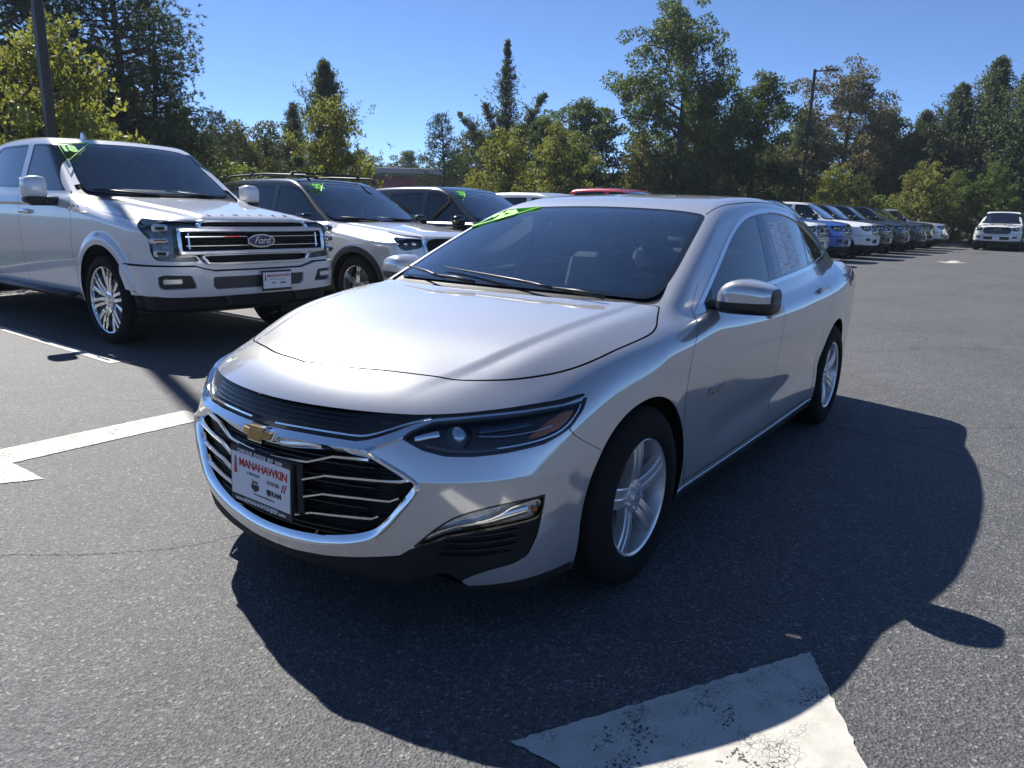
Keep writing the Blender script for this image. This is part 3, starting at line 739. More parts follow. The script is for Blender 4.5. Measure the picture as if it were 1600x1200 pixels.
paint_nodes(sil, (.62, .625, .635), 1.0, .45, .10, .085, .50, .40)

PH = np.radians(np.concatenate([np.linspace(-90, -35, 22)[:-1], np.linspace(-35, 90, 190)]))
S = Shell(sedan_f, .55, -.5, 3.4, .016, PH, 100, 40)
AX = lambda P: np.stack([P[:, 0], P[:, 2]], -1)      # side view
TOP = lambda P: np.stack([P[:, 0], P[:, 1]], -1)     # top view
WR = lambda P: wrap(P)*np.array([.85, 1.0])
def wpoly(Q): return [(.85*a, b) for a, b in Q]
front_on = lambda C: (C[:, 0] < -.15) & (C[:, 2] < .86)
# wheel openings
def arch_g(xc): return lambda P: np.where(P[:, 2] > .34, np.hypot(P[:, 0]-xc, P[:, 2]-.34), np.abs(P[:, 0]-xc)+.02*(.34-P[:, 2]))-.378
for xc in (0, 2.83):
    S.cut(arch_g(xc), 'arch', where=lambda C, xc=xc: (np.abs(C[:, 0]-xc) < .6) & (C[:, 1] > .55) & (C[:, 2] < .9))
S.drop('arch')
for xc in (0, 2.83):   # rolled lip
    S.cut(arch_g(xc), 'arch_lip', where=lambda C, xc=xc: (np.abs(C[:, 0]-xc) < .6) & (C[:, 1] > .55) & (C[:, 2] < .9), level=.006)
# underside and sill
S.cut(lambda P: P[:, 2]-.172-.010*sstep((P[:, 0]-.5)/.5), 'underbody')
S.cut(lambda P: P[:, 2]-.212-.006*sstep((P[:, 0]+.7)/.4), 'underbody', where=lambda C: (C[:, 0] < -.3) & (C[:, 1] > .66))
S.cut(lambda P: P[:, 2]-.228, 'sill', where=lambda C: (C[:, 0] > .36) & (C[:, 0] < 2.48) & (C[:, 2] < .4) & (C[:, 1] > .5))
S.cut(lambda P: P[:, 2]-.243, 'sill_trim', where=lambda C: (C[:, 0] > .36) & (C[:, 0] < 2.48) & (C[:, 2] < .4) & (C[:, 1] > .5))
# ---- front end
UG = wpoly([(-.2, .747), (0, .745), (.35, .747), (.645, .747), (.804, .752), (.998, .760), (1.181, .772), (1.318, .787), (1.305, .777), (1.196, .757), (1.04, .747), (.85, .741), (.713, .735), (.626, .715), (.539, .683), (.483, .666), (.435, .658), (.346, .659), (.234, .659), (.119, .657), (0, .655), (-.2, .655)])
MBAR = wpoly([(-.2, .657), (0, .657), (.119, .658), (.234, .660), (.346, .660), (.435, .659), (.483, .667), (.539, .684), (.626, .716), (.713, .736), (.85, .742), (1.04, .748), (1.196, .758), (1.292, .771), (1.27, .758), (1.19, .751), (1.04, .741), (.85, .735), (.713, .727), (.66, .712), (.62, .694), (.585, .675), (.507, .650), (.478, .639), (.442, .637), (.348, .637), (.237, .638), (.112, .634), (0, .632), (-.2, .632)])
HL = wpoly([(.60, .682), (.626, .700), (.66, .713), (.713, .728), (.85, .736), (1.04, .742), (1.19, .752), (1.27, .760), (1.30, .776), (1.312, .771), (1.28, .736), (1.212, .689), (1.15, .668), (1.089, .652), (.945, .640), (.838, .635), (.745, .637), (.672, .652)])
LGP = smooth_poly(wpoly([(-.25, .634), (-.12, .620), (0, .617), (.12, .620), (.253, .634), (.354, .641), (.44, .636), (.478, .634), (.544, .612), (.632, .573), (.657, .552), (.653, .529), (.611, .475), (.56, .415), (.507, .370), (.421, .338), (.302, .312), (.21, .300), (.07, .290), (-.07, .290), (-.25, .306)]), 5)
FG = smooth_poly(wpoly([(.63, .341), (.714, .417), (.795, .463), (.919, .488), (1.088, .497), (1.08, .443), (1.05, .420), (.942, .412), (.847, .404), (.755, .390), (.70, .367)]), 4, sharp=(0, 4))
BK = wpoly([(-.2, .245), (0, .243), (.13, .246), (.30, .262), (.43, .283), (.595, .316), (.63, .341), (.70, .367), (.755, .390), (.847, .404), (.942, .412), (1.05, .420), (1.082, .445), (1.062, .36), (1.028, .298), (.976, .279), (.90, .268), (.84, .252), (.80, .232), (.825, .212), (.88, .19), (.88, .0), (-.2, .0)])
hlg = lambda P: poly_sdf(WR(P), HL)
S.cut(hlg, 'headlight_rim', where=front_on); S.cut(hlg, 'headlight', frm='headlight_rim', where=front_on, level=-.006)
S.cut(lambda P: poly_sdf(WR(P), UG), 'upper_grille', where=front_on)
S.cut(lambda P: poly_sdf(WR(P), MBAR), 'chrome_bar', where=front_on)
lgg = lambda P: poly_sdf(WR(P), LGP)
S.cut(lgg, 'grille_surround', where=front_on)
S.cut(lgg, 'lower_grille', frm='grille_surround', where=front_on, level=-.017)
fgg = lambda P: poly_sdf(WR(P), FG)
S.cut(fgg, 'fog_rim', where=front_on); S.cut(fgg, 'fog_lamp', frm='fog_rim', where=front_on, level=-.006)
bkg = lambda P: poly_sdf(WR(P), BK)
S.cut(bkg, 'lower_valance', where=front_on)
# ---- hood
HOOD = open_curve([(-.78, 0), (-.752, .18), (-.70, .32), (-.65, .435), (-.596, .535), (-.516, .628), (-.416, .706), (-.315, .765), (-.208, .802), (-.067, .826), (.048, .840), (.13, .843), (.20, .830), (.27, .800), (.375, .757)], 5)
HOODP = np.concatenate([[(-.78, -.3)], HOOD, [(.36, .70), (.315, .60), (.28, .45), (.262, .3), (.255, .15), (.252, -.3)]])
hoodg = lambda P: poly_sdf(TOP(P), HOODP)
hood_on = lambda C: (C[:, 0] < .45) & (C[:, 2] > .76)
S.cut(hoodg, None, where=hood_on, level=.0032); S.cut(hoodg, None, where=hood_on, level=-.0032)
m = S.sel('body') & hood_on(S.V[S.T].mean(1)); g = hoodg(S.V[S.T[m]].mean(1)); idx = np.where(m)[0]
S.L[idx[np.abs(g) < .0032]] = S.lid('panel_gap'); S.L[idx[g <= -.0032]] = S.lid('hood')
# ---- windscreen, cowl
WS = smooth_poly([(.33, -.35), (.33, 0), (.345, .35), (.385, .62), (.43, .70), (.52, .715), (.66, .702), (.86, .668), (1.08, .628), (1.165, .598), (1.19, .50), (1.198, .30), (1.205, 0), (1.205, -.35)], 5, sharp=(0, 13))
up = lambda C: (C[:, 2] > .985) & (C[:, 0] < 1.4)
wsg = lambda P: poly_sdf(TOP(P), WS)
S.cut(wsg, 'windscreen_band', where=up)
S.cut(wsg, 'windscreen', frm='windscreen_band', where=up, level=-.028)
COWL = smooth_poly([(.25, -.3), (.252, 0), (.262, .3), (.28, .45), (.315, .60), (.36, .70), (.39, .735), (.45, .735), (.6, .70), (.6, -.3)], 4, sharp=(0, 8, 9))
S.cut(lambda P: poly_sdf(TOP(P), COWL), 'cowl', where=lambda C: (C[:, 2] > .98) & (C[:, 0] < .62))
# ---- side windows
DLO = smooth_poly([(.505, .955), (.60, .985), (.72, 1.038), (.959, 1.149), (1.243, 1.274), (1.519, 1.357), (1.83, 1.394), (2.1, 1.400), (2.42, 1.378), (2.72, 1.318), (2.98, 1.232), (3.14, 1.155), (3.17, 1.118), (3.10, 1.096), (2.9, 1.082), (2.52, 1.056), (2.1, 1.036), (1.73, 1.02), (1.3, 1.0), (.9, .978)], 5, sharp=(0,))
side_on = lambda C: (C[:, 1] > .5) & (C[:, 2] > .9) & (C[:, 0] > .4)
dg = lambda P: poly_sdf(AX(P), DLO)
S.cut(dg, 'window_trim', where=side_on)
S.cut(dg, 'pillar_trim', frm='window_trim', where=side_on, level=-.020)
S.cut(dg, 'door_glass_all', frm='pillar_trim', where=side_on, level=-.027)
bp = lambda P: np.abs(P[:, 0]-(1.635+.55*(P[:, 2]-1.05)))-.062
S.cut(bp, 'pillar_trim', frm='door_glass_all')
rq = lambda P: np.abs(P[:, 0]-(2.47+.75*(P[:, 2]-1.09)))-.022
S.cut(rq, 'pillar_trim', frm='door_glass_all')
S.cut(lambda P: P[:, 0]-(.775+.55*(P[:, 2]-1.0)), 'mirror_sail', frm='door_glass_all')
S.cut(lambda P: P[:, 0]-(1.635+.55*(P[:, 2]-1.05)), 'front_glass', frm='door_glass_all')
S.cut(lambda P: P[:, 0]-(2.47+.75*(P[:, 2]-1.09)), 'rear_glass', frm='door_glass_all')
# rear screen, roof, boot
RWN = smooth_poly([(2.86, -.4), (2.86, 0), (2.86, .30), (2.89, .44), (3.0, .52), (3.3, .53), (3.52, .53), (3.60, .46), (3.63, .25), (3.64, 0), (3.64, -.4)], 4, sharp=(0, 10))
S.cut(lambda P: poly_sdf(TOP(P), RWN), 'rear_screen', where=lambda C: (C[:, 2] > 1.09) & (C[:, 0] > 2.5))
rl = lambda P: P[:, 1]-(.612-.018*np.abs(P[:, 0]-1.6))
S.band(rl, .006, 'roof_ditch', 'body', where=lambda C: (C[:, 2] > 1.36) & (C[:, 0] > 1.18) & (C[:, 0] < 2.9))
S.cut(rl, 'roof', where=lambda C: (C[:, 2] > 1.33) & (C[:, 0] > 1.0) & (C[:, 0] < 2.95))
# ---- body side panels
DF = open_curve([(.50, .965), (.435, .905), (.365, .83), (.338, .72), (.338, .58), (.36, .42), (.42, .30), (.46, .262)], 5)
def side_split(xs_z, name, frm, lim):
    xs = Spl(xs_z); g_ = lambda P: P[:, 0]-xs(P[:, 2])
    S.band(g_, .0045, 'panel_gap', frm, where=lim)
    return g_
low = lambda C: (C[:, 2] < 1.12) & (C[:, 1] > .6) & (C[:, 0] > .2)
g1 = side_split([(.25, .45), (.30, .42), (.42, .36), (.58, .338), (.72, .338), (.83, .365), (.905, .435), (.97, .53)], None, 'body', lambda C: low(C) & (C[:, 0] < .7) & (C[:, 2] > .25))
g2 = side_split([(.25, 1.50), (.5, 1.515), (.8, 1.545), (1.03, 1.63)], None, 'body', lambda C: low(C) & (C[:, 0] > 1.3) & (C[:, 0] < 1.8) & (C[:, 2] > .25))
g3 = side_split([(.25, 2.36), (.36, 2.40), (.5, 2.405), (.62, 2.42), (.72, 2.50), (.85, 2.60), (.95, 2.62), (1.08, 2.56)], None, 'body', lambda C: low(C) & (C[:, 0] > 2.2) & (C[:, 0] < 2.8) & (C[:, 2] > .25))
S.band(lambda P: P[:, 2]-.272, .0045, 'panel_gap', 'body', where=lambda C: low(C) & (C[:, 0] > .44) & (C[:, 0] < 2.37))
sg = Spl([(.50, -.20), (.576, -.269), (.686, -.424), (.74, -.40), (.80, -.33), (.90, -.25)])
S.band(lambda P: P[:, 0]-sg(P[:, 2]), .0045, 'panel_gap', 'body', where=lambda C: (C[:, 2] > .52) & (C[:, 2] < .69) & (C[:, 0] < -.2) & (C[:, 1] > .7))
S.cut(lambda P: P[:, 0]-sg(P[:, 2]), 'front_bumper', where=lambda C: (C[:, 0] < -.05) & (C[:, 2] < .92))
S.cut(lambda P: P[:, 0]-(.45), 'fender', where=lambda C: (C[:, 0] < .60) & (C[:, 2] < 1.04) & (C[:, 1] > .4))
m = S.sel(['body', 'fender']); C = S.V[S.T].mean(1); fn = m & low(C) & (C[:, 2] > .272) & (C[:, 2] < 1.115)
e1, e2, e3 = g1(C), g2(C), g3(C); belt = poly_sdf(AX(C[fn]), DLO); bl = np.zeros(len(C), bool); bl[np.where(fn)[0]] = True
below = C[:, 2] < np.interp(C[:, 0], [.4, .9, 1.3, 1.73, 2.1, 2.52, 2.9, 3.1], [.96, .985, 1.008, 1.028, 1.044, 1.064, 1.088, 1.10])
S.L[fn & below & (e1 > 0) & (e2 < 0)] = S.lid('front_door'); S.L[fn & below & (e2 > 0) & (e3 < 0)] = S.lid('rear_door')
S.L[(S.sel('body')) & (C[:, 0] < .75) & (e1 <= 0) & (C[:, 2] < 1.0)] = S.lid('fender')
tl = lambda P: poly_sdf(AX(P), [(3.28, .90), (3.62, .86), (4.2, .84), (4.2, 1.02), (3.7, 1.0), (3.4, .965)])
S.cut(tl, 'tail_lamp', where=lambda C: (C[:, 1] > .35) & (C[:, 0] > 3.2))
S.cut(lambda P: 3.62-P[:, 0], 'boot_lid', where=lambda C: (C[:, 2] > 1.03) & (C[:, 1] < .66) & (C[:, 0] > 3.4))
S.cut(lambda P: P[:, 2]-.62, 'rear_bumper', where=lambda C: (C[:, 0] > 3.2) & (C[:, 2] < .7))

car = empty('sedan', (0, 0, 0), 0, 'large silver four-door sedan with gold cross emblem in the foreground', 'car')
sink = lambda d: (lambda V, N: (V-N*d, N))
hood = patch('hood', S, 'hood', sil, car)
bum = patch('front_bumper', S, 'front_bumper', sil, car)
pair('fender', S, 'fender', sil, car); fd_ = pair('front_door', S, 'front_door', sil, car); rd_ = pair('rear_door', S, 'rear_door', sil, car)
patch('body_side', S, ['body', 'arch_lip'], sil, car)
roof = patch('roof', S, 'roof', sil, car); pair('roof_channel', S, 'roof_ditch', M_black, roof, move=sink(.003))
patch('panel_gap', S, 'panel_gap', M_under, car, move=sink(.010))
patch('boot_lid', S, 'boot_lid', sil, car); patch('rear_bumper', S, 'rear_bumper', sil, car)
patch('underbody', S, ['underbody'], M_under, car); pair('sill', S, 'sill', M_black, car); pair('sill_trim', S, 'sill_trim', M_chrome, car, h=.003, skirt=.006)
pair('tail_lamp', S, 'tail_lamp', M_red, car, h=.004, skirt=.01)
ws_ = patch('windscreen', S, 'windscreen', G_wind, car, move=sink(.002)); patch('windscreen_border', S, 'windscreen_band', M_gloss, ws_, move=sink(.002))
patch('rear_screen', S, 'rear_screen', G_side, car); patch('cowl', S, 'cowl', M_black, car, move=sink(.012))
for nm, lb, gm in (('front_window', 'front_glass', G_side), ('rear_window', 'rear_glass', G_side), ('quarter_window', 'door_glass_all', G_side)):
    pair(nm, S, lb, gm, car, move=sink(.003))
pair('window_trim', S, 'window_trim', M_chrome, car, h=.004, skirt=.010); pair('pillar_trim', S, ['pillar_trim'], M_gloss, car, move=sink(.002)); pair('mirror_sail', S, 'mirror_sail', M_black, car)
# front face
ug_ = patch('upper_grille', S, 'upper_grille', mat('grille_black', (.010, .010, .012), .4), car, move=lambda V, N: (V-N*np.clip(.022*sstep((.60-np.arctan2(np.abs(V[:, 1]), -(V[:, 0]+.1)))/.3), .003, 1)[:, None], N))
def tilt_band(S, label, gfun, w_, out, depth, k, name, m_, parent):
    V, N, T = weld(*S.get(label)); g = np.clip(-gfun(V)/w_, 0, 1); e = .002
    G = np.stack([gfun(V+np.array(q)*e)-gfun(V-np.array(q)*e) for q in ((1, 0, 0), (0, 1, 0), (0, 0, 1))], -1)/(2*e)
    G -= N*(G*N).sum(1)[:, None]; G /= np.maximum(np.linalg.norm(G, axis=1), 1e-6)[:, None]
    V = V+N*(out-depth*g)[:, None]; N = N-G*(k*(.4+.6*g))[:, None]; N /= np.linalg.norm(N, axis=1)[:, None]
    V, N, T = raise_patch(V, N, T, 0, .03); return raw(name, *(lambda a, b, c: (a, c, m_, parent, b))(*both(V, N, T)))
sur = tilt_band(S, 'grille_surround', lgg, .017, .012, .030, 1.1, 'grille_surround', M_chrome, car)
_mz = Spl([(0, .645), (.12, .646), (.24, .649), (.35, .649), (.44, .648), (.50, .662), (.56, .681), (.63, .706), (.70, .727), (.85, .738), (1.05, .744), (1.2, .754), (1.3, .768)])
def lean(V, N):
    q = np.arctan2(np.abs(V[:, 1]), -(V[:, 0]+.1)); dz = np.clip(V[:, 2]-_mz(q), -.014, .014); k = sstep((.62-q)/.12)
    V = V-N*(.75*dz*k)[:, None]; N = N+np.array([0, 0, 1.])*(.75*k)[:, None]; return V, N/np.linalg.norm(N, axis=1)[:, None]
def chrome_bar():
    V, N, T = weld(*S.get('chrome_bar')); V, N = lean(V, N); V, N, T = raise_patch(V, N, T, .010, .035); V, N, T = both(V, N, T); return raw('chrome_bar', V, T, M_chrome, car, normals=N)
cb = chrome_bar()
def mesh_mat():
    m_ = bpy.data.materials.new('grille_mesh'); m_.use_nodes = True; n = m_.node_tree; b = n.nodes['Principled BSDF']
    b.inputs['Base Color'].default_value = (.012, .012, .014, 1); b.inputs['Roughness'].default_value = .35
    tc = n.nodes.new('ShaderNodeTexCoord'); wv = n.nodes.new('ShaderNodeTexWave'); wv.bands_direction = 'Z'; wv.inputs['Scale'].default_value = 28; wv.inputs['Distortion'].default_value = 0
    n.links.new(tc.outputs['Object'], wv.inputs['Vector']); bp_ = n.nodes.new('ShaderNodeBump'); bp_.inputs['Strength'].default_value = .8; bp_.inputs['Distance'].default_value = .012
    n.links.new(wv.outputs[1], bp_.inputs['Height']); n.links.new(bp_.outputs[0], b.inputs['Normal']); return m_
M_mesh = mesh_mat()
lg = patch('lower_grille', S, 'lower_grille', M_mesh, car, move=sink(.045))
# points on the nose surface from (wrap angle, height)
def nose_many(PZ, out=0.0, sgn=1):
    """Points on the front surface in directions psi at heights z, moved out along the normals."""
    PZ = np.asarray(PZ, float); n = len(PZ); O = np.stack([np.full(n, -.10), np.zeros(n), PZ[:, 1]], -1)
    D = np.stack([-np.cos(PZ[:, 0]), np.sin(PZ[:, 0]), np.zeros(n)], -1); P = cast(sedan_low, O, D, 1.6); N_ = grad(sedan_low, P)
    q = P+N_*out; f = np.array([1, sgn, 1.]); return q*f, N_*f
def nose(psi, z, out=0.0, sgn=1):
    q, n = nose_many([(psi, z)], out, sgn); return tuple(q[0]), tuple(n[0])
def nose_bar(name, pts, w_, d, m_, parent, out=0.0, sides=(-1, 1), n=5, straight=False):
    pts = open_curve(pts, n) if not straight else np.array([(a0+(a1-a0)*k/4, b0+(b1-b0)*k/4) for (a0, b0), (a1, b1) in zip(pts, pts[1:]) for k in range(4)]+[pts[-1]]); Q, NN = nose_many(pts, out, 1)
    for s_ in sides:
        f = np.array([1, s_, 1.])
        MB().sweep([tuple(q) for q in Q*f], [(-w_/2, -d), (w_/2, -d), (w_/2, -.001), (w_*.3, .002), (-w_*.3, .002), (-w_/2, -.001)], up=[Vector(q) for q in NN*f]).build(name, m_, parent, angle=R(40))
nose_bar('chrome_slat', [(.05, .563), (.116, .566), (.235, .574), (.345, .606), (.485, .612)], .009, .02, M_chrome, lg, -.006, straight=True)
nose_bar('chrome_slat', [(.21, .512), (.313, .541), (.454, .550), (.60, .556), (.635, .566)], .009, .02, M_chrome, lg, -.006, straight=True)
nose_bar('chrome_slat', [(.21, .454), (.302, .479), (.453, .488), (.562, .491), (.595, .505)], .009, .02, M_chrome, lg, -.006, straight=True)
nose_bar('chrome_slat', [(.02, .372), (.14, .376), (.248, .406), (.40, .419), (.495, .426), (.522, .438)], .009, .02, M_chrome, lg, -.006, straight=True)
for z0 in (.33, .348, .395, .437, .466, .508, .527, .575, .592):
    nose_bar('grille_blade', [(0, z0), (.2, z0+.004), (.40+.1*min(1, (z0-.3)/.2), z0+.012)], .006, .012, M_black, lg, -.026)
for z0 in (.692, .706, .720, .733): nose_bar('grille_blade', [(0, z0), (.2, z0+.001), (.40, z0+.002), (.50+1.2*max(0, z0-.70), z0+.003)], .005, .014, M_gloss, ug_, -.012)
nose_bar('chrome_line', [(.07, .676), (.2, .679), (.343, .680), (.45, .680), (.503, .689), (.559, .705), (.625, .724), (.70, .738)], .009, .012, M_chrome, cb, .001)
br = MB(); br.box((-.944, -.01, .475), (.03, .335, .185), bev=.012); br.build('plate_bracket', M_black, lg)
dealer_plate(car, (-.982, -.006, .474), (0, -1, -.015), (.04, 0, 1), (-1, 0, 0))
# emblem
EC = Vector((-.985, -.004, .638))
def emb(sx, sz):
    h, w_, k = .030*sz, .085*sx, .034*sx
    return [(-w_, -.014*sz), (-k-.008, -.014*sz), (-k-.012, -h), (k-.006, -h), (k-.002, -.014*sz), (w_-.010, -.014*sz), (w_, .014*sz), (k+.008, .014*sz), (k+.012, h), (-k+.006, h), (-k+.002, .014*sz), (-w_+.010, .014*sz)]
ef = lambda u, v, h: (EC.x-h+.012*(u/.08)**2+.25*max(0, v), EC.y-u, EC.z+v)
eo = MB().prism(emb(1.0, 1.0), -.01, .006, ef).build('emblem', M_chrome, car)
MB().prism(emb(.88, .80), .006, .010, ef).build('emblem_face', mat('emblem_gold', (.42, .27, .10), .35, .8), eo)
# headlamps
for s_, o in zip((-1, 1), pair('headlight', S, 'headlight', M_lensclear, car)):
    patch('lamp_rim', S, 'headlight_rim', M_gloss, o, side=s_); hp = patch('lamp_housing', S, 'headlight', M_lampdark, o, side=s_, h=-.030, skirt=-.030)
    pj, pn = nose(.775, .690, -.020, s_); pn = Vector(pn); d_ = (pn*.35+Vector((-1, s_*.1, -.03))).normalized()
    q0 = Vector(pj)+Vector((.01, 0, 0))
    MB().tube([q0+d_*-.05, q0+d_*-.005, q0+d_*.003], [.042, .042, .039], 24).build('projector_bezel', M_reflector, o, angle=R(35))
    lens = MB(); lens.lathe([(.037*math.cos(t), .022*math.sin(t)) for t in [math.pi/2*k/6 for k in range(7)]], 24, axis='z'); lo = lens.build('projector_lens', mat('projector_glass', (.35, .45, .55), .02, .6, coat=1), o, smooth=True)
    lo.matrix_basis = Matrix.Translation(q0+d_*.004) @ d_.to_track_quat('Z', 'Y').to_matrix().to_4x4()
    nose_bar('lamp_reflector_panel', [(.64, .690), (.68, .700), (.725, .708)], .026, .004, M_reflector, o, -.020, (s_,))
    nose_bar('chrome_light_guide', [(1.288, .766), (1.262, .738), (1.215, .705), (1.16, .682), (1.09, .668), (1.0, .660), (.92, .656)], .0065, .006, M_chrome, o, -.008, (s_,))
    nose_bar('lamp_reflector_panel', [(.865, .712), (.93, .716), (1.0, .718), (1.06, .722)], .022, .004, mat('lamp_tint_panel', (.05, .08, .12), .08, .6), o, -.018, (s_,))
    nose_bar('lamp_divider', [(.86, .694), (.95, .690), (1.06, .694), (1.14, .704)], .004, .006, M_chrome, o, -.012, (s_,))
    nose_bar('lamp_floor', [(.68, .668), (.76, .655), (.85, .652), (.95, .656), (1.05, .664)], .018, .004, mat('lamp_grey', (.10, .10, .11), .3, .3), o, -.014, (s_,))
    AM = wpoly([(1.03, .674), (1.10, .679), (1.17, .692), (1.22, .716), (1.25, .742), (1.19, .738), (1.12, .716)])
    S2 = Shell.__new__(Shell); S2.f = S.f; S2.V, S2.N, S2.T, S2.L, S2.names = S.V, S.N, S.T.copy(), S.L.copy(), list(S.names)
    S2.cut(lambda P: poly_sdf(WR(P), AM), 'amber', frm='headlight'); patch('amber_reflector', S2, 'amber', M_amber, o, side=s_, h=-.016, skirt=.004)
# fog lamps
for s_, o in zip((-1, 1), pair('fog_lamp', S, 'fog_lamp', M_lensclear, car, move=sink(.006))):
    patch('lamp_rim', S, 'fog_rim', M_gloss, o, side=s_); patch('lamp_housing', S, 'fog_lamp', mat('fog_reflector', (.66, .68, .72), .3, .6, noise=(45, .35), bump=(90, .4, .008)), o, side=s_, h=-.022, skirt=-.022)
    nose_bar('chrome_light_guide', [(.69, .385), (.73, .405), (.80, .425), (.88, .437), (.93, .452), (.97, .470), (1.06, .480), (1.075, .455)], .007, .008, M_chrome, o, -.008, (s_,))
    nose_bar('lamp_reflector_panel', [(.80, .418), (.88, .427), (.96, .440), (1.03, .448)], .026, .004, M_reflector, o, -.016, (s_,))
    nose_bar('amber_reflector', [(1.045, .448), (1.062, .448)], .014, .004, M_amber, o, -.010, (s_,))
def pocket(V, N):
    d = np.clip(-bkg(V), 0, 1); a = np.arctan2(np.abs(V[:, 1]), -(V[:, 0]+.1)); k = sstep((a-.58)/.15)
    return V-N*(np.minimum(.045, d*1.1)*k+.004)[:, None], N
lv = patch('lower_valance', S, 'lower_valance', M_under, car, move=pocket)
for z0 in (.30, .325, .35, .375): nose_bar('valance_fin', [(.72+.5*(z0-.30), z0+.004), (.85, z0), (1.0, z0+.006)], .006, .01, M_black, lv, -.028)
# arches, wheels
for xc in (0, 2.83): arch_liner('wheel_arch_liner', car, xc, .34, .395, .50, .855 if xc < 1 else .87)
for xc in (0, 2.83):
    for s_ in (-1, 1): make_wheel(car, (xc, s_*.795, .338), s_, .338, .222, .225, 'split5', spin=R(22 if xc == 0 else 40))
# mirrors
for s_ in (-1, 1):
    def mloop(y, xc, zc, hx, hz, n=20):
        return [(xc+hx*np.sign(math.cos(t))*abs(math.cos(t))**.5, y, zc+hz*np.sign(math.sin(t))*abs(math.sin(t))**.5) for t in [2*math.pi*k/n for k in range(n)]]
    secs = [(.878, .735, 1.004, .045, .036), (.895, .728, 1.012, .085, .050), (.925, .725, 1.024, .105, .066), (.97, .728, 1.030, .108, .072), (1.03, .738, 1.026, .102, .068), (1.08, .750, 1.019, .088, .060), (1.10, .758, 1.014, .070, .052), (1.108, .765, 1.012, .050, .040)]
    vs_ = []; n = 20
    for q in secs: vs_ += [(a, b*s_, c) for a, b, c in mloop(*q)]
    fs_ = [(i*n+k, i*n+(k+1) % n, (i+1)*n+(k+1) % n, (i+1)*n+k) for i in range(len(secs)-1) for k in range(n)]+[tuple(range(n)), tuple((len(secs)-1)*n+k for k in range(n))]
    import bmesh
    bm = bmesh.new(); bv = [bm.verts.new(q) for q in vs_]; [bm.faces.new([bv[i] for i in f]) for f in fs_]; bmesh.ops.recalc_face_normals(bm, faces=bm.faces)
    bmesh.ops.subdivide_edges(bm, edges=bm.edges[:], cuts=1, use_grid_fill=True, smooth=.6)
    me = bpy.data.meshes.new('door_mirror'); me.materials.append(sil); me.materials.append(M_black)
    lowp = lambda c: c.z < 1.002+.06*max(0, abs(c.y)-1.03)
    bmesh.ops.bisect_plane(bm, geom=bm.verts[:]+bm.edges[:]+bm.faces[:], plane_co=(0, 0, 1.012), plane_no=(0, 0, 1))
    for f in bm.faces:
        c = f.calc_center_median(); f.smooth = True
        f.material_index = 1 if (c.z < 1.012 or c.x > .80 or abs(c.y) > 1.098) else 0
    bm.to_mesh(me); bm.free(); mo = bpy.data.objects.new('door_mirror', me); col.objects.link(mo); mo.parent = car
    MB().box((.745, s_*.875, .985), (.10, .10, .035), bev=.012).build('mirror_arm', M_black, mo)
    MB().box((.838, s_*.995, 1.028), (.006, .16, .10), bev=.003).build('mirror_glass', mat('mirror_silver', (.8, .82, .84), .02, 1), mo)
# door handles and badge
for s_, (fo, ro) in zip((-1, 1), zip(fd_, rd_)):
    for (hx, hz, dr) in ((1.40, .893, fo), (2.42, .94, ro)):
        a = .912 if hx < 2 else .892
        MB().box((hx, s_*(a+.012), hz), (.20, .022, .034), bev=.012, ry=R(-3)).build('door_handle', sil, dr)
        MB().box((hx+.01, s_*(a-.001), hz-.012), (.17, .012, .05), bev=.01).build('handle_recess', sil, dr)
    if True:
        M = frame_M((.665, s_*.921, .632), (-s_*-1 if s_ < 0 else -1, 0, 0) if False else (1 if s_ < 0 else -1, 0, 0), (0, 0, 1))
        text_mesh('badge', 'MALIBU', .042, mat('badge_silver', (.42, .43, .45), .25, 1), fo, M, extrude=.0015, space=1.25)
# wipers
for (p0, p1, p2, p3) in (((.275, -.56, 1.025), (.30, -.30, 1.040), (.325, -.14, 1.055), (.44, .42, 1.078)), ((.285, .12, 1.035), (.31, .36, 1.048), (.33, .44, 1.060), (.46, .72, 1.072))):
    wo = MB(); wo.tube([p0, Vector(p0).lerp(Vector(p1), .5)+Vector((0, 0, .006)), p1], [.010, .009, .007], 8); wo.tube([p1, p2], [.007, .006], 6)
    w_ = wo.build('wiper', M_black, car, smooth=True)
    bl_ = MB(); a_ = Vector(p1); b_ = Vector(p3)
    bl_.tube([a_.lerp(b_, -.15), a_.lerp(b_, .3)+Vector((0, 0, .005)), b_], [.005, .007, .004], 6); bl_.build('wiper_blade', M_black, w_, smooth=True)
# cabin
MB().box((.78, 0, .80), (.62, 1.42, .34), bev=.09, ry=R(-4)).build('dashboard', M_dash, car, angle=R(40))
MB().box((.84, -.36, 1.005), (.30, .42, .11), bev=.05).build('instrument_binnacle', mat('binnacle_plastic', (.13, .15, .145), .6), car, angle=R(40))
steering_wheel(car, (1.12, -.37, .92), R(-24))
MB().box((1.9, 0, .30), (2.9, 1.5, .08)).build('cabin_floor', M_int, car)
for y in (-.37, .37): seat(car, 1.55, y, .50)
MB().box((2.52, 0, .50), (.50, 1.30, .14), bev=.05).box((2.86, 0, .82), (.16, 1.30, .62), ry=R(24), bev=.05).build('rear_bench', M_seat, car, angle=R(40))
for y in (-.38, .38): MB().box((3.04, y, 1.13), (.09, .25, .13), ry=R(14), bev=.04).build('headrest', M_seat, car, angle=R(40))
patch('headliner', S, ['roof', 'roof_ditch'], mat('headliner_cloth', (.20, .20, .20), .9), car, move=sink(.03))
patch('inner_lining', S, ['body', 'front_door', 'rear_door'], M_int, car, move=sink(.035))
MB().box((1.14, 0, 1.325), (.03, .20, .05), bev=.012, ry=R(-20)).build('rearview_mirror', M_under, car)
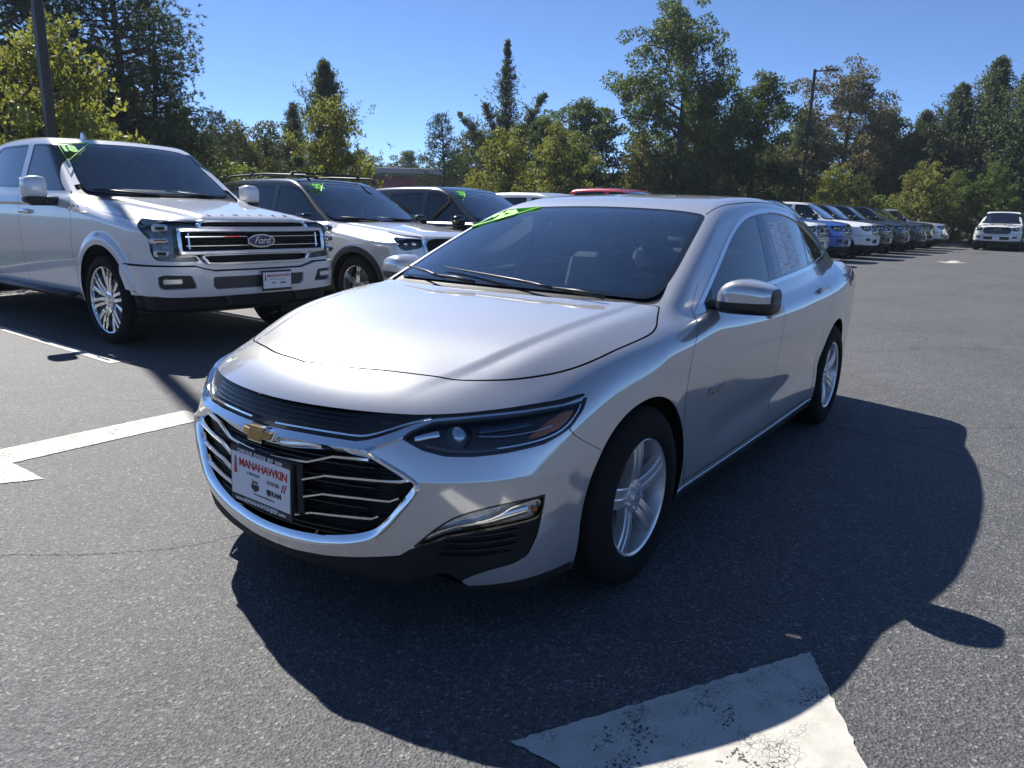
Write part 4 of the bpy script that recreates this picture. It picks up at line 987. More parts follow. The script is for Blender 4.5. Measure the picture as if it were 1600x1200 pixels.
# window papers (driver side rear glass) and green numerals
def side_many(XZ, out, sgn=-1):
    XZ = np.asarray(XZ, float); n = len(XZ)
    P = cast(sedan_f, np.stack([XZ[:, 0], np.zeros(n), XZ[:, 1]], -1), np.tile([0, 1., 0], (n, 1)), 1.3); N_ = grad(sedan_f, P)
    return (P+N_*out)*np.array([1, sgn, 1.])
for (c00, c10, c11, c01) in (((1.90, 1.325), (2.10, 1.332), (2.02, 1.068), (1.80, 1.058)), ((2.112, 1.333), (2.33, 1.340), (2.255, 1.082), (2.032, 1.070))):
    n = 6
    def uv(u, v): return ((c00[0]*(1-u)+c10[0]*u)*(1-v)+(c01[0]*(1-u)+c11[0]*u)*v, (c00[1]*(1-u)+c10[1]*u)*(1-v)+(c01[1]*(1-u)+c11[1]*u)*v)
    G = side_many([uv(i/n, j/n) for j in range(n+1) for i in range(n+1)], -.0022)
    pf = [(j*(n+1)+i, j*(n+1)+i+1, (j+1)*(n+1)+i+1, (j+1)*(n+1)+i) for j in range(n) for i in range(n)]
    wp = raw('window_sticker', G, pf, M_paper, car, smooth=True)
    rnd = random.Random(int(c00[0]*100)); q4 = []; v = .05
    while v < .95:
        u0 = .07 if rnd.random() < .6 else .5; u1 = u0+rnd.uniform(.25, .42); t = .007 if rnd.random() < .85 else .018
        q4 += [uv(u0, v), uv(u1, v), uv(u1, v+t), uv(u0, v+t)]; v += t+rnd.uniform(.03, .07)
    raw('printed_lines', side_many(q4, -.0014), [(4*k, 4*k+1, 4*k+2, 4*k+3) for k in range(len(q4)//4)], mat('faint_print', (.24, .25, .28), .6), wp)
def ws_pt(x, y, out=.004):
    P = cast(sedan_f, np.array([[x, y, .9]]), np.array([[0, 0, 1.]]), .8)[0]; N_ = grad(sedan_f, P[None])[0]; return Vector(P+N_*out)
tri = [ws_pt(.94, .655), ws_pt(1.175, .36), ws_pt(1.145, .575)]
sticker(car, None, "23", frame_M(ws_pt(1.085, .53), ws_pt(1.15, .44)-ws_pt(1.02, .60), ws_pt(1.14, .575)-ws_pt(1.05, .46)), .14, tri)
# ------------------------------------------------------------------ parked vehicles: same conventions, x backwards from the front axle, y to the vehicle's right
def make_paint(name, color, metal=.0, rough=.30, flake=.05):
    if name in MT: return MT[name]
    m = bpy.data.materials.new(name); m.use_nodes = True; paint_nodes(m, color, metal, rough, flake); MT[name] = m; return m
def va_of(P, ax=.4): return np.stack([1.30*np.abs(P[:, 1])/np.maximum(ax-P[:, 0], .05), P[:, 2]], -1)
class Form:
    """Numbers of a tall vehicle: profiles of hood and roof, width, nose, glass."""
    def __init__(s, **k): s.__dict__.update(k)
    def low(s, x, y, z):
        a = np.abs(y); H = s.Hc(x)-s.crown*a*a-s.fd(x)*s.drop*sp(a-s.ac(x), .02)+s.extra(x, a)
        W_ = s.Wp(x)+s.Wz(z)
        for (xc, zc, r) in s.arches:
            rr = np.hypot(x-xc, z-zc); W_ = W_+s.flare*sstep((r+.12-rr)/.07)
        F = s.Fa(a)+s.Fz(z); d = smax(a-W_, (F-x)*.85, s.kc); d = smax(d, x-s.xr-.0*a, .06); d = smax(d, (z-H)*.95, s.kt); return smax(d, s.zb-z, .04)
    def green(s, x, y, z):
        a = np.abs(y); W_ = s.gw-s.gs*(z-s.gz)-s.gq*np.maximum(0, z-s.gz)**2+s.gx(x)
        top = z-(s.Hr(x)-.045*a*a); ws = (s.Xw(z)+.10*a*a+.10*a**4-x)*s.wk; rw = (x-s.Rg(z)+.05*a*a)*.8
        d = smax(a-W_, ws, .05); d = smax(d, rw, .05); d = smax(d, top, .08); return np.maximum(d, s.gz-.08-z)
    def f(s, x, y, z): return smin(s.low(x, y, z), s.green(x, y, z), .02)
def vehicle(fm, sp_, root, paint, res, wheel_kw):
    """Cuts the common panels out of the form and hangs them under root; returns the shell."""
    ph = np.radians(np.concatenate([np.linspace(-90, -30, int(res*.12))[:-1], np.linspace(-30, 90, res)]))
    S = Shell(fm.f, sp_['zc'], sp_['x0'], fm.xr-.5, sp_['dx'], ph, int(res*.6), 10)
    for (xc, zc, r) in fm.arches:
        ag = lambda P, xc=xc, zc=zc, r=r: np.where(P[:, 2] > zc, np.hypot(P[:, 0]-xc, P[:, 2]-zc), np.abs(P[:, 0]-xc))-r
        on = lambda C, xc=xc: (np.abs(C[:, 0]-xc) < .9) & (C[:, 1] > .6) & (C[:, 2] < 1.25)
        S.cut(ag, 'arch', where=on)
        if sp_.get('clad'): S.cut(ag, 'arch_cladding%d' % (xc > 1), where=on, level=sp_['clad'])
    S.drop('arch')
    S.cut(lambda P: P[:, 2]-(fm.zb+.03), 'underbody')
    if sp_.get('sill'): S.cut(lambda P: P[:, 2]-sp_['sill'], 'sill', where=lambda C: (C[:, 0] > fm.arches[0][2]+.02) & (C[:, 0] < fm.arches[1][0]-fm.arches[1][2]-.02) & (C[:, 1] > .6))
    VA = lambda P: va_of(P)
    front = lambda C: (C[:, 0] < -.25) & (C[:, 2] < sp_['zfront'])
    for name, poly in sp_['front']:
        S.cut(lambda P, q=poly: poly_sdf(VA(P), q), name, frm=['body'] if name != 'grille' else ['body', 'bumper'], where=front)
    if sp_.get('gap') is not None:
        S.cut(lambda P: poly_sdf(VA(P), sp_['gap']), 'bumper_gap', where=front, level=.014)
        S.cut(lambda P: P[:, 2]-sp_['zval'], 'lower_valance', frm=['body', 'bumper_gap'], where=lambda C: (C[:, 0] < -fm.arches[0][2]+.02) & (C[:, 2] < .7))
    TOPV = lambda P: np.stack([P[:, 0], P[:, 1]], -1); SIDE = lambda P: np.stack([P[:, 0], P[:, 2]], -1)
    up = lambda C: (C[:, 2] > sp_['zcowl'])
    wsg = lambda P: poly_sdf(TOPV(P), sp_['ws'])
    S.cut(wsg, 'windscreen_border', where=lambda C: up(C) & (C[:, 0] < sp_['ws_max'])); S.cut(wsg, 'windscreen', frm='windscreen_border', level=-.022)
    S.cut(lambda P: poly_sdf(TOPV(P), sp_['cowl']), 'cowl', where=lambda C: up(C) & (C[:, 0] < sp_['ws_max']))
    sd_on = lambda C: (C[:, 1] > .5) & (C[:, 2] > sp_['zbelt'])
    for q in sp_['dlo']:
        gq = lambda P, q=q: poly_sdf(SIDE(P), q)
        S.cut(gq, 'window_trim', where=sd_on); S.cut(gq, 'side_glass', frm='window_trim', where=sd_on, level=-.02)
    hg = lambda P: poly_sdf(TOPV(P), sp_['hood'])
    hon = lambda C: (C[:, 0] < sp_['hood_max']) & (C[:, 2] > sp_['zhood'])
    S.cut(hg, None, where=hon, level=.003); S.cut(hg, None, where=hon, level=-.003)
    C = S.V[S.T].mean(1); m = S.sel('body') & hon(C); g = hg(C[m]); idx = np.where(m)[0]
    S.L[idx[np.abs(g) < .003]] = S.lid('panel_gap'); S.L[idx[g <= -.003]] = S.lid('hood')
    lowd = lambda C: (C[:, 1] > .6) & (C[:, 2] < sp_['zbelt2']) & (C[:, 2] > fm.zb+.08)
    for pts in sp_['doors']:
        xs = Spl(pts); S.band(lambda P: P[:, 0]-xs(P[:, 2]), .006, 'panel_gap', 'body', where=lambda C: lowd(C) & (np.abs(C[:, 0]-xs(C[:, 2])) < .3))
    C = S.V[S.T].mean(1); b = S.sel('body') & lowd(C)
    e = [C[:, 0]-Spl(p)(C[:, 2]) for p in sp_['doors']]
    S.L[b & (e[0] > 0) & (e[1] < 0)] = S.lid('front_door'); S.L[b & (e[1] > 0) & (e[2] < 0)] = S.lid('rear_door'); S.L[b & (e[0] <= 0)] = S.lid('fender')
    S.cut(lambda P: -(P[:, 2]-sp_['zroof']), 'roof', where=lambda C: (C[:, 2] > sp_['zroof']-.1) & (C[:, 1] < sp_['aroof']))
    if sp_.get('upper') is not None: C = S.V[S.T].mean(1); S.L[S.sel('body') & (C[:, 2] > sp_['zbelt2']) & (C[:, 0] > .45)] = S.lid('pillars')
    C = S.V[S.T].mean(1); zk = sp_['zcowl']; S.L[S.sel('body') & (C[:, 0] < .58) & (C[:, 0] > .40) & (C[:, 2] > zk-.02) & (C[:, 1] < .80)] = S.lid('cowl')
    S.L[S.sel('body') & (C[:, 0] < .84) & (C[:, 0] > .40) & (C[:, 2] < zk+.11) & (C[:, 1] > .78)] = S.lid('fender')
    S.L[S.sel('body') & (C[:, 0] < .45)] = S.lid('front_fascia')
    if sp_.get('upper') is not None: S.L[S.sel('front_fascia') & (C[:, 2] < .43) & (C[:, 1] < .75)] = S.lid('front_lip'); patch('front_lip', S, 'front_lip', paint, root)
    patch('front_fascia', S, 'front_fascia', paint, root)
    sink = lambda d: (lambda V, N: (V-N*d, N))
    patch('hood', S, 'hood', paint, root); patch('body_shell', S, 'body', paint, root); patch('roof', S, 'roof', sp_.get('roofpaint', paint), root)
    pair('fender', S, 'fender', paint, root); fd = pair('front_door', S, 'front_door', paint, root); rd = pair('rear_door', S, 'rear_door', paint, root)
    patch('panel_gap', S, 'panel_gap', M_under, root, move=sink(.006)); patch('underbody', S, 'underbody', M_under, root)
    if sp_.get('sill'): pair('sill', S, 'sill', M_black, root, h=.004)
    if sp_.get('clad'):
        for k in (0, 1): pair('arch_cladding', S, 'arch_cladding%d' % k, sp_['cladmat'], root, h=.006, skirt=.02)
    if sp_.get('upper') is not None: patch('pillars', S, 'pillars', sp_['upper'], root)
    if sp_.get('gap') is not None: patch('bumper_gap', S, 'bumper_gap', M_under, root, move=sink(.02)); patch('lower_valance', S, 'lower_valance', M_under, root, move=sink(.02))
    ws = patch('windscreen', S, 'windscreen', G_wind if not sp_.get('tint') else G_side, root, move=sink(.002)); patch('windscreen_border', S, 'windscreen_border', M_gloss, ws, move=sink(.002)); patch('cowl', S, 'cowl', M_black, root, move=sink(.015))
    pair('side_window', S, 'side_glass', sp_.get('glass', G_side), root, move=sink(.004)); pair('window_trim', S, 'window_trim', sp_.get('trim', M_gloss), root, move=sink(.001))
    for (xc, zc, r) in fm.arches: arch_liner('wheel_arch_liner', root, xc, zc, r+.02, .55, sp_['wy']+.1)
    for (xc, zc, r) in fm.arches:
        for s_ in (-1, 1):
            if sp_.get('near_only') and s_ < 0 and xc > 1: continue
            make_wheel(root, (xc, s_*sp_['wy'], sp_['Rt']), s_, sp_['Rt'], sp_['Rr'], sp_['tw'], **wheel_kw)
    patch('inner_lining', S, ['body', 'roof', 'front_door', 'rear_door'], M_int, root, move=sink(.05))
    return S, fd, rd
def block_mirror(root, c, s_, w_, h_, cap, arm_y):
    """Door mirror: painted cap, dark base and arm."""
    x, y, z = c
    vs_ = []; n = 20; secs = [(-.5, .55, .0), (-.47, .80, .0), (-.38, .96, .005), (-.15, 1, .01), (.2, .98, .008), (.40, .90, 0), (.48, .74, -.004), (.5, .5, -.006)]
    for yy, sc_, dz in secs:
        for k in range(n):
            t = 2*math.pi*k/n; cs, sn = math.cos(t), math.sin(t)
            vs_.append((x+.085*sc_*math.copysign(abs(cs)**.55, cs), s_*(y+yy*w_), z+dz+h_/2*sc_*math.copysign(abs(sn)**.55, sn)))
    fs_ = [(i*n+k, i*n+(k+1) % n, (i+1)*n+(k+1) % n, (i+1)*n+k) for i in range(len(secs)-1) for k in range(n)]+[tuple(range(n)), tuple((len(secs)-1)*n+k for k in range(n))]
    mo = MB().add(vs_, fs_).build('door_mirror', cap, root, angle=R(60))
    MB().box((x+.005, s_*y, z-h_/2-.01), (.15, w_*.96, .07), bev=.025).build('mirror_base', M_black, mo, angle=R(50))
    MB().box((x-.0, s_*(y+arm_y)/2, z-h_/2-.02), (.10, abs(y-arm_y)+.12, .09), bev=.025, rx=0).build('mirror_arm', M_black, mo, angle=R(50))
    MB().box((x+.082, s_*y, z+.01), (.006, w_*.85, h_*.8), bev=.003).build('mirror_glass', M_chrome, mo)
    return mo
def cabin(root, xd, zf, wd, sy=.42):
    MB().box((xd, 0, zf+.25), (.55, wd*2, .42), bev=.12).build('dashboard', M_dash, root, angle=R(40))
    steering_wheel(root, (xd+.36, -sy, zf+.50), R(-22))
    for y in (-sy, sy): seat(root, xd+.85, y, zf+.12, .54, .66)
    MB().box((xd+1.9, 0, zf+.12), (.5, wd*1.9, .15), bev=.05).box((xd+2.2, 0, zf+.48), (.16, wd*1.9, .66), ry=R(14), bev=.05).build('rear_bench', M_seat, root, angle=R(40))
    MB().box((xd+1.2, 0, zf-.1), (3.0, wd*1.9, .08)).build('cabin_floor', M_int, root)
def wipers(root, x, z, ys, dx, L, dz=.05):
    for y0 in ys:
        w_ = MB().tube([(x, y0, z), (x+dx*.3, y0+.25, z+dz*.4), (x+dx, y0+L, z+dz)], [.013, .012, .007], 6).build('wiper', M_black, root, smooth=True)

# ---- pickups
P_lim = dict(Wz=Spl([(.2, -.10), (.4, -.045), (.6, -.018), (.85, 0), (1.0, 0), (1.15, -.008), (1.28, -.025), (1.38, -.05), (1.5, -.09)]),
    Wp=Spl([(-1.0, .955), (-.7, .975), (-.3, .985), (0, .985), (1, .985), (3, .99), (5, .985)]),
    Fa=Spl([(-.2, -.925), (0, -.93), (.3, -.925), (.55, -.91), (.72, -.888), (.83, -.855), (.90, -.80), (.95, -.72), (1.0, -.5)]),
    Fz=Spl([(.3, .08), (.45, .03), (.6, 0), (.8, 0), (1.0, .015), (1.1, .035), (1.18, .07), (1.3, .16)]),
    Hc=Spl([(-1.0, 1.11), (-.85, 1.175), (-.7, 1.205), (-.3, 1.25), (.2, 1.30), (.55, 1.335), (.9, 1.35), (2.0, 1.37), (2.95, 1.40), (5, 1.44)]),
    Hr=Spl([(.9, 1.70), (1.15, 1.83), (1.35, 1.895), (1.6, 1.928), (2.0, 1.942), (2.5, 1.935), (2.9, 1.90), (3.2, 1.83)]),
    Xw=Spl([(1.2, .34), (1.3, .50), (1.4, .66), (1.6, .965), (1.8, 1.265), (1.95, 1.50)]), Rg=Spl([(1.2, 3.03), (1.4, 3.02), (1.7, 2.96), (1.95, 2.86)]),
    gx=Spl([(.3, -.045), (.8, -.02), (1.4, 0), (2.5, 0), (3.1, -.03)]), gw=.945, gs=.34, gq=.06, gz=1.33, wk=.52,
    ac=Spl([(-1, .60), (-.3, .68), (.3, .74), (.8, .76)]), fd=lambda x: sstep((x+.95)/.3)*(1-sstep((x-.45)/.3)), drop=.32, crown=.015,
    extra=lambda x, a: -.018*sstep((a-(.44+.06*(x+1)))/.07)*(1-sstep((x-.5)/.2)), arches=[(0, .42, .485), (3.68, .42, .485)], flare=.030, kc=.05, kt=.05, xr=4.92, zb=.33)
WSP = smooth_poly([(.60, -.4), (.60, 0), (.63, .45), (.69, .69), (.75, .755), (.88, .755), (1.08, .715), (1.29, .68), (1.365, .64), (1.395, .48), (1.40, 0), (1.40, -.4)], 5, sharp=(0, 11))
COWLP = [(.50, -.3), (.50, .3), (.52, .55), (.56, .76), (.66, .84), (.82, .82), (.75, -.3)]
HOODPK = smooth_poly([(-.90, -.4), (-.90, 0), (-.88, .40), (-.84, .62), (-.76, .78), (-.6, .86), (-.2, .905), (.3, .925), (.50, .91), (.56, .80), (.52, .55), (.50, .3), (.495, 0), (.495, -.4)], 5, sharp=(0, 13))
DLO1 = smooth_poly([(.80, 1.372), (.95, 1.47), (1.14, 1.66), (1.29, 1.79), (1.38, 1.825), (1.60, 1.84), (1.78, 1.842), (1.76, 1.70), (1.74, 1.40), (1.30, 1.378)], 4, sharp=(0, 6, 8))
DLO2 = smooth_poly([(1.86, 1.402), (1.88, 1.60), (1.90, 1.842), (2.3, 1.84), (2.66, 1.822), (2.76, 1.70), (2.78, 1.50), (2.74, 1.42), (2.3, 1.408)], 4, sharp=(0, 2))
DOORS_P = [[(.3, .62), (.6, .60), (1.0, .60), (1.3, .66), (1.36, .74)], [(.3, 1.76), (.8, 1.78), (1.4, 1.80)], [(.3, 2.86), (.8, 2.88), (1.4, 2.90)]]
def pickup_spec(**k):
    d = dict(zc=.85, x0=-.35, dx=.03, zfront=1.24, zcowl=1.30, ws=WSP, ws_max=1.6, cowl=COWLP, zbelt=1.33, zbelt2=1.372, dlo=[DLO1, DLO2], hood=HOODPK, hood_max=.6, zhood=1.12,
             doors=DOORS_P, zroof=1.865, aroof=.72, wy=.855, Rt=.405, Rr=.305, tw=.275, sill=.42)
    d.update(k); return d
def limited_pickup():
    paint = make_paint('pearl_white_paint', (.72, .73, .74), .15, .30, .03)
    root = empty('pickup_truck', (0, 0, 0)); tag(root, 'white pickup truck with triple-bar chrome grille, largest parked at left', 'pickup truck', 'vehicles parked in the row')
    fm = Form(**P_lim)
    HLp = [(.555, 1.125), (.75, 1.133), (1.0, 1.140), (1.25, 1.150), (1.235, 1.10), (1.17, 1.055), (1.05, .985), (1.035, .875), (1.0, .818), (.955, .800), (.575, .784), (.60, .835), (.735, .848), (.76, .87), (.765, 1.05), (.735, 1.082), (.575, 1.088)]
    BUMP = [(-.3, .70), (0, .70), (.45, .702), (.55, .725), (.62, .745), (1.0, .752), (1.6, .752), (1.6, .56), (1.15, .52), (.9, .50), (.5, .49), (-.3, .49)]
    FOG = [(.615, .565), (.66, .675), (.90, .685), (.965, .665), (.965, .585), (.93, .562)]
    INT = [(-.3, .545), (.44, .548), (.47, .575), (.47, .655), (-.3, .655)]
    GR = [(-.3, 1.145), (.50, 1.140), (.555, 1.10), (.58, 1.085), (.73, 1.08), (.762, 1.05), (.758, .875), (.735, .852), (.585, .84), (.54, .782), (.49, .765), (-.3, .762)]
    S, fd, rd = vehicle(fm, pickup_spec(front=[('headlight', HLp), ('fog_pocket', FOG), ('intake', INT), ('bumper', BUMP), ('grille', GR), ], clad=None, gap=BUMP, zval=.495), root, paint, 130, dict(style='multi', m_sp=M_chrome, spin=.2))
    sink = lambda d: (lambda V, N: (V-N*d, N))
    patch('bumper', S, 'bumper', paint, root, h=.035, skirt=.05); pair('fog_pocket', S, 'fog_pocket', M_black, root, h=.0)
    patch('lower_intake', S, 'intake', mat('dark_grey_mesh', (.05, .052, .056), .5), root, h=.01)
    gb = patch('grille', S, 'grille', M_mesh, root, move=sink(.03))
    for s_, o in zip((-1, 1), pair('headlight', S, 'headlight', M_lensclear, root)):
        patch('lamp_housing', S, 'headlight', mat('truck_lamp_inner', (.16, .17, .19), .28, .6, noise=(18, .5)), o, side=s_, h=-.03, skirt=-.03)
        for zc in (1.075, .865):
            MB().box((-.845, s_*.875, zc), (.05, .12, .062), bev=.012, rz=-s_*R(28)).build('lamp_projector', M_reflector, o, angle=R(40))
            MB().box((-.868, s_*.885, zc), (.04, .075, .03), bev=.008, rz=-s_*R(28)).build('projector_lens', M_lampdark, o, angle=R(40))
        MB().box((-.835, s_*.885, .970), (.05, .14, .05), bev=.012, rz=-s_*R(28)).build('lamp_reflector_panel', M_reflector, o, angle=R(40))
        MB().box((-.86, s_*.885, .976), (.03, .10, .010), bev=.003, rz=-s_*R(28)).build('red_marker', M_red, o)
    def gx(a, z): return float((fm.Fa(np.array([abs(a)]))+fm.Fz(np.array([z])))[0])
    def loop(P, name, w_, d, m_, out=.03, closed=True):
        pts = [(gx(a, z)-out, a, z) for a, z in P]; MB().sweep(pts, [(-w_/2, -d), (w_/2, -d), (w_/2, 0), (w_*.3, .008), (-w_*.3, .008), (-w_/2, 0)], up=(-1, 0, 0), closed=closed).build(name, m_, gb, angle=R(35))
    satin = mat('satin_chrome', (.74, .75, .77), .16, 1)
    def rounded(P): return [tuple(q) for q in smooth_poly(P, 4)]
    loop(rounded([(-.50, 1.135), (-.2, 1.138), (.2, 1.138), (.50, 1.135), (.545, 1.11), (.56, 1.085), (.4, 1.078), (-.4, 1.078), (-.56, 1.085), (-.545, 1.11)]), 'grille_frame', .028, .06, satin)
    loop(rounded([(-.70, 1.062), (-.3, 1.062), (.3, 1.062), (.70, 1.062), (.742, 1.045), (.745, .965), (.742, .885), (.70, .868), (.3, .868), (-.3, .868), (-.70, .868), (-.742, .885), (-.745, .965), (-.742, 1.045)]), 'grille_frame', .036, .06, satin, .045)
    loop(rounded([(-.54, .842), (-.3, .850), (.3, .850), (.54, .842), (.525, .80), (.48, .773), (.2, .770), (-.2, .770), (-.48, .773), (-.525, .80)]), 'grille_frame', .028, .06, satin)
    for z0 in (1.004, .926): loop([(-.69, z0), (-.4, z0), (0, z0), (.4, z0), (.69, z0)], 'grille_bar', .012, .03, M_chrome, .03, False)
    for s_ in (-1, 1): loop([(s_*.665, .90), (s_*.665, 1.035)], 'grille_bar', .022, .03, M_chrome, .03, False)
    for z0 in [.795+.016*k for k in range(3)]+[.90, .945, .965, .985, 1.024, 1.04]+[1.09+.016*k for k in range(3)]:
        wd = .49 if (z0 < .88 or z0 > 1.07) else .66
        loop([(-wd, z0), (0, z0), (wd, z0)], 'grille_blade', .006, .02, M_black, .0, False)
    oc = Vector((-.985, 0, .965)); ov = lambda u, v, h: (oc.x-h, oc.y-u, oc.z+v)
    el = lambda a, b, n=36: [(a*math.cos(2*math.pi*k/n), b*math.sin(2*math.pi*k/n)) for k in range(n)]
    eo = MB().prism(el(.142, .060), -.02, .008, ov).build('emblem', M_chrome, root); MB().prism(el(.128, .048), .008, .012, ov).build('emblem_face', mat('emblem_blue', (.02, .045, .13), .15, coat=1), eo)
    text_mesh('lettering', 'Ford', .085, M_chrome, eo, frame_M(ov(0, .002, .013), (0, -1, 0), (0, 0, 1)), extrude=.002, shear=.4, bold=.001)
    for k, ch in enumerate('LIMITED'):
        u = -.40+.80*k/6; Pq = cast(fm.f, np.array([[-.4, -u, .95]]), np.array([[-.86, 0, .51]]), 1.2); Nq = Vector(grad(fm.f, Pq)[0]); xa = Vector((0, -1, 0)); xa = (xa-Nq*xa.dot(Nq)).normalized(); ya = Nq.cross(xa)
        text_mesh('hood_letter', ch, .052, mat('badge_grey', (.22, .23, .25), .3, .8), root, frame_M(Vector(Pq[0])+Nq*.002, xa, ya), extrude=.001, bold=.002)
    dealer_plate(root, (-1.005, -.14, .60), (0, -1, 0), (0, 0, 1), (-1, 0, 0), fancy=False)
    for s_ in (-1, 1):
        MB().box((-.86, s_*.80, .625), (.03, .16, .06), bev=.012, rz=-s_*R(20)).build('fog_lamp', M_reflector, root, angle=R(40))
        MB().tube([(-.93, s_*.36, .47), (-.99, s_*.36, .455), (-.99, s_*.36, .425), (-.93, s_*.36, .42)], .016, 8).build('tow_hook', M_black, root, smooth=True)
        block_mirror(root, (.90, 1.145, 1.395), s_, .195, .20, paint, .95)
        o = (rd if False else fd)[0 if s_ < 0 else 1]
        MB().box((1.60, s_*1.00, 1.17), (.22, .03, .05), bev=.02).build('door_handle', M_chrome, o, angle=R(50)); MB().box((2.70, s_*1.00, 1.18), (.22, .03, .05), bev=.02).build('door_handle', M_chrome, rd[0 if s_ < 0 else 1], angle=R(50))
        text_mesh('badge', 'F-150', .085, M_chrome, root, frame_M((.46, s_*.992, 1.21), (s_*-1, 0, 0), (0, 0, 1)), extrude=.004, bold=.003, space=1.1)
        MB().box((1.70, s_*1.0, .40), (2.1, .09, .05), bev=.02).build('step_bar', M_black, root, angle=R(50))
    MB().prism([(-.05, 0), (.07, 0), (.045, .055), (.02, .075)], -.012, .012, lambda u, v, h: (1.75+u, .28+h, 1.925+v)).build('roof_antenna', paint, root)
    cabin(root, .98, .95, .78); wipers(root, .60, 1.352, (-.62, .10), .12, .58, .05)
    MB().box((1.33, 0, 1.80), (.03, .26, .07), bev=.015).build('rearview_mirror', M_black, root)
    sticker(root, None, '18', frame_M((1.243, .655, 1.79), (-.02, -1, -.0), (.83, 0, .55)), .15, [(1.335, .72, 1.835), (1.36, .40, 1.868), (1.07, .745, 1.66)])
    return root
# ---- tall family SUV
SUVF = dict(Wz=Spl([(.2, -.09), (.35, -.04), (.5, -.016), (.75, 0), (.95, 0), (1.05, -.012), (1.15, -.04), (1.3, -.09)]),
    Wp=Spl([(-1.0, .90), (-.6, .945), (-.2, .965), (.5, .975), (2, .985), (3, .975), (3.6, .95), (4.2, .90)]),
    Fa=Spl([(-.2, -.925), (0, -.93), (.3, -.915), (.5, -.885), (.65, -.84), (.77, -.77), (.86, -.66), (.92, -.50), (.97, -.2)]),
    Fz=Spl([(.2, .10), (.35, .03), (.5, 0), (.7, 0), (.85, .012), (.95, .03), (1.05, .075), (1.2, .2)]),
    Hc=Spl([(-1.0, .93), (-.88, 1.0), (-.75, 1.04), (-.4, 1.085), (.1, 1.135), (.5, 1.165), (.9, 1.17), (2, 1.17), (3, 1.19), (4.2, 1.20)]),
    Hr=Spl([(.8, 1.48), (1.1, 1.62), (1.4, 1.705), (1.8, 1.745), (2.3, 1.752), (3.0, 1.735), (3.6, 1.69), (4.1, 1.62)]),
    Xw=Spl([(1.0, .22), (1.1, .42), (1.2, .60), (1.4, .95), (1.6, 1.30), (1.75, 1.60)]), Rg=Spl([(1.0, 4.12), (1.3, 4.02), (1.55, 3.86), (1.75, 3.70)]),
    gx=Spl([(.3, -.05), (.8, -.02), (1.4, 0), (2.6, 0), (3.4, -.05), (4.1, -.14)]), gw=.905, gs=.32, gq=.10, gz=1.13, wk=.48,
    ac=Spl([(-1, .55), (-.3, .66), (.3, .72), (.8, .74)]), fd=lambda x: sstep((x+.9)/.35)*(1-sstep((x-.4)/.3)), drop=.36, crown=.03,
    extra=lambda x, a: -.014*sstep((a-(.46+.10*(x+1)))/.06)*(1-sstep((x-.4)/.2)), arches=[(0, .375, .425), (2.9, .375, .425)], flare=.028, kc=.06, kt=.055, xr=4.05, zb=.24)
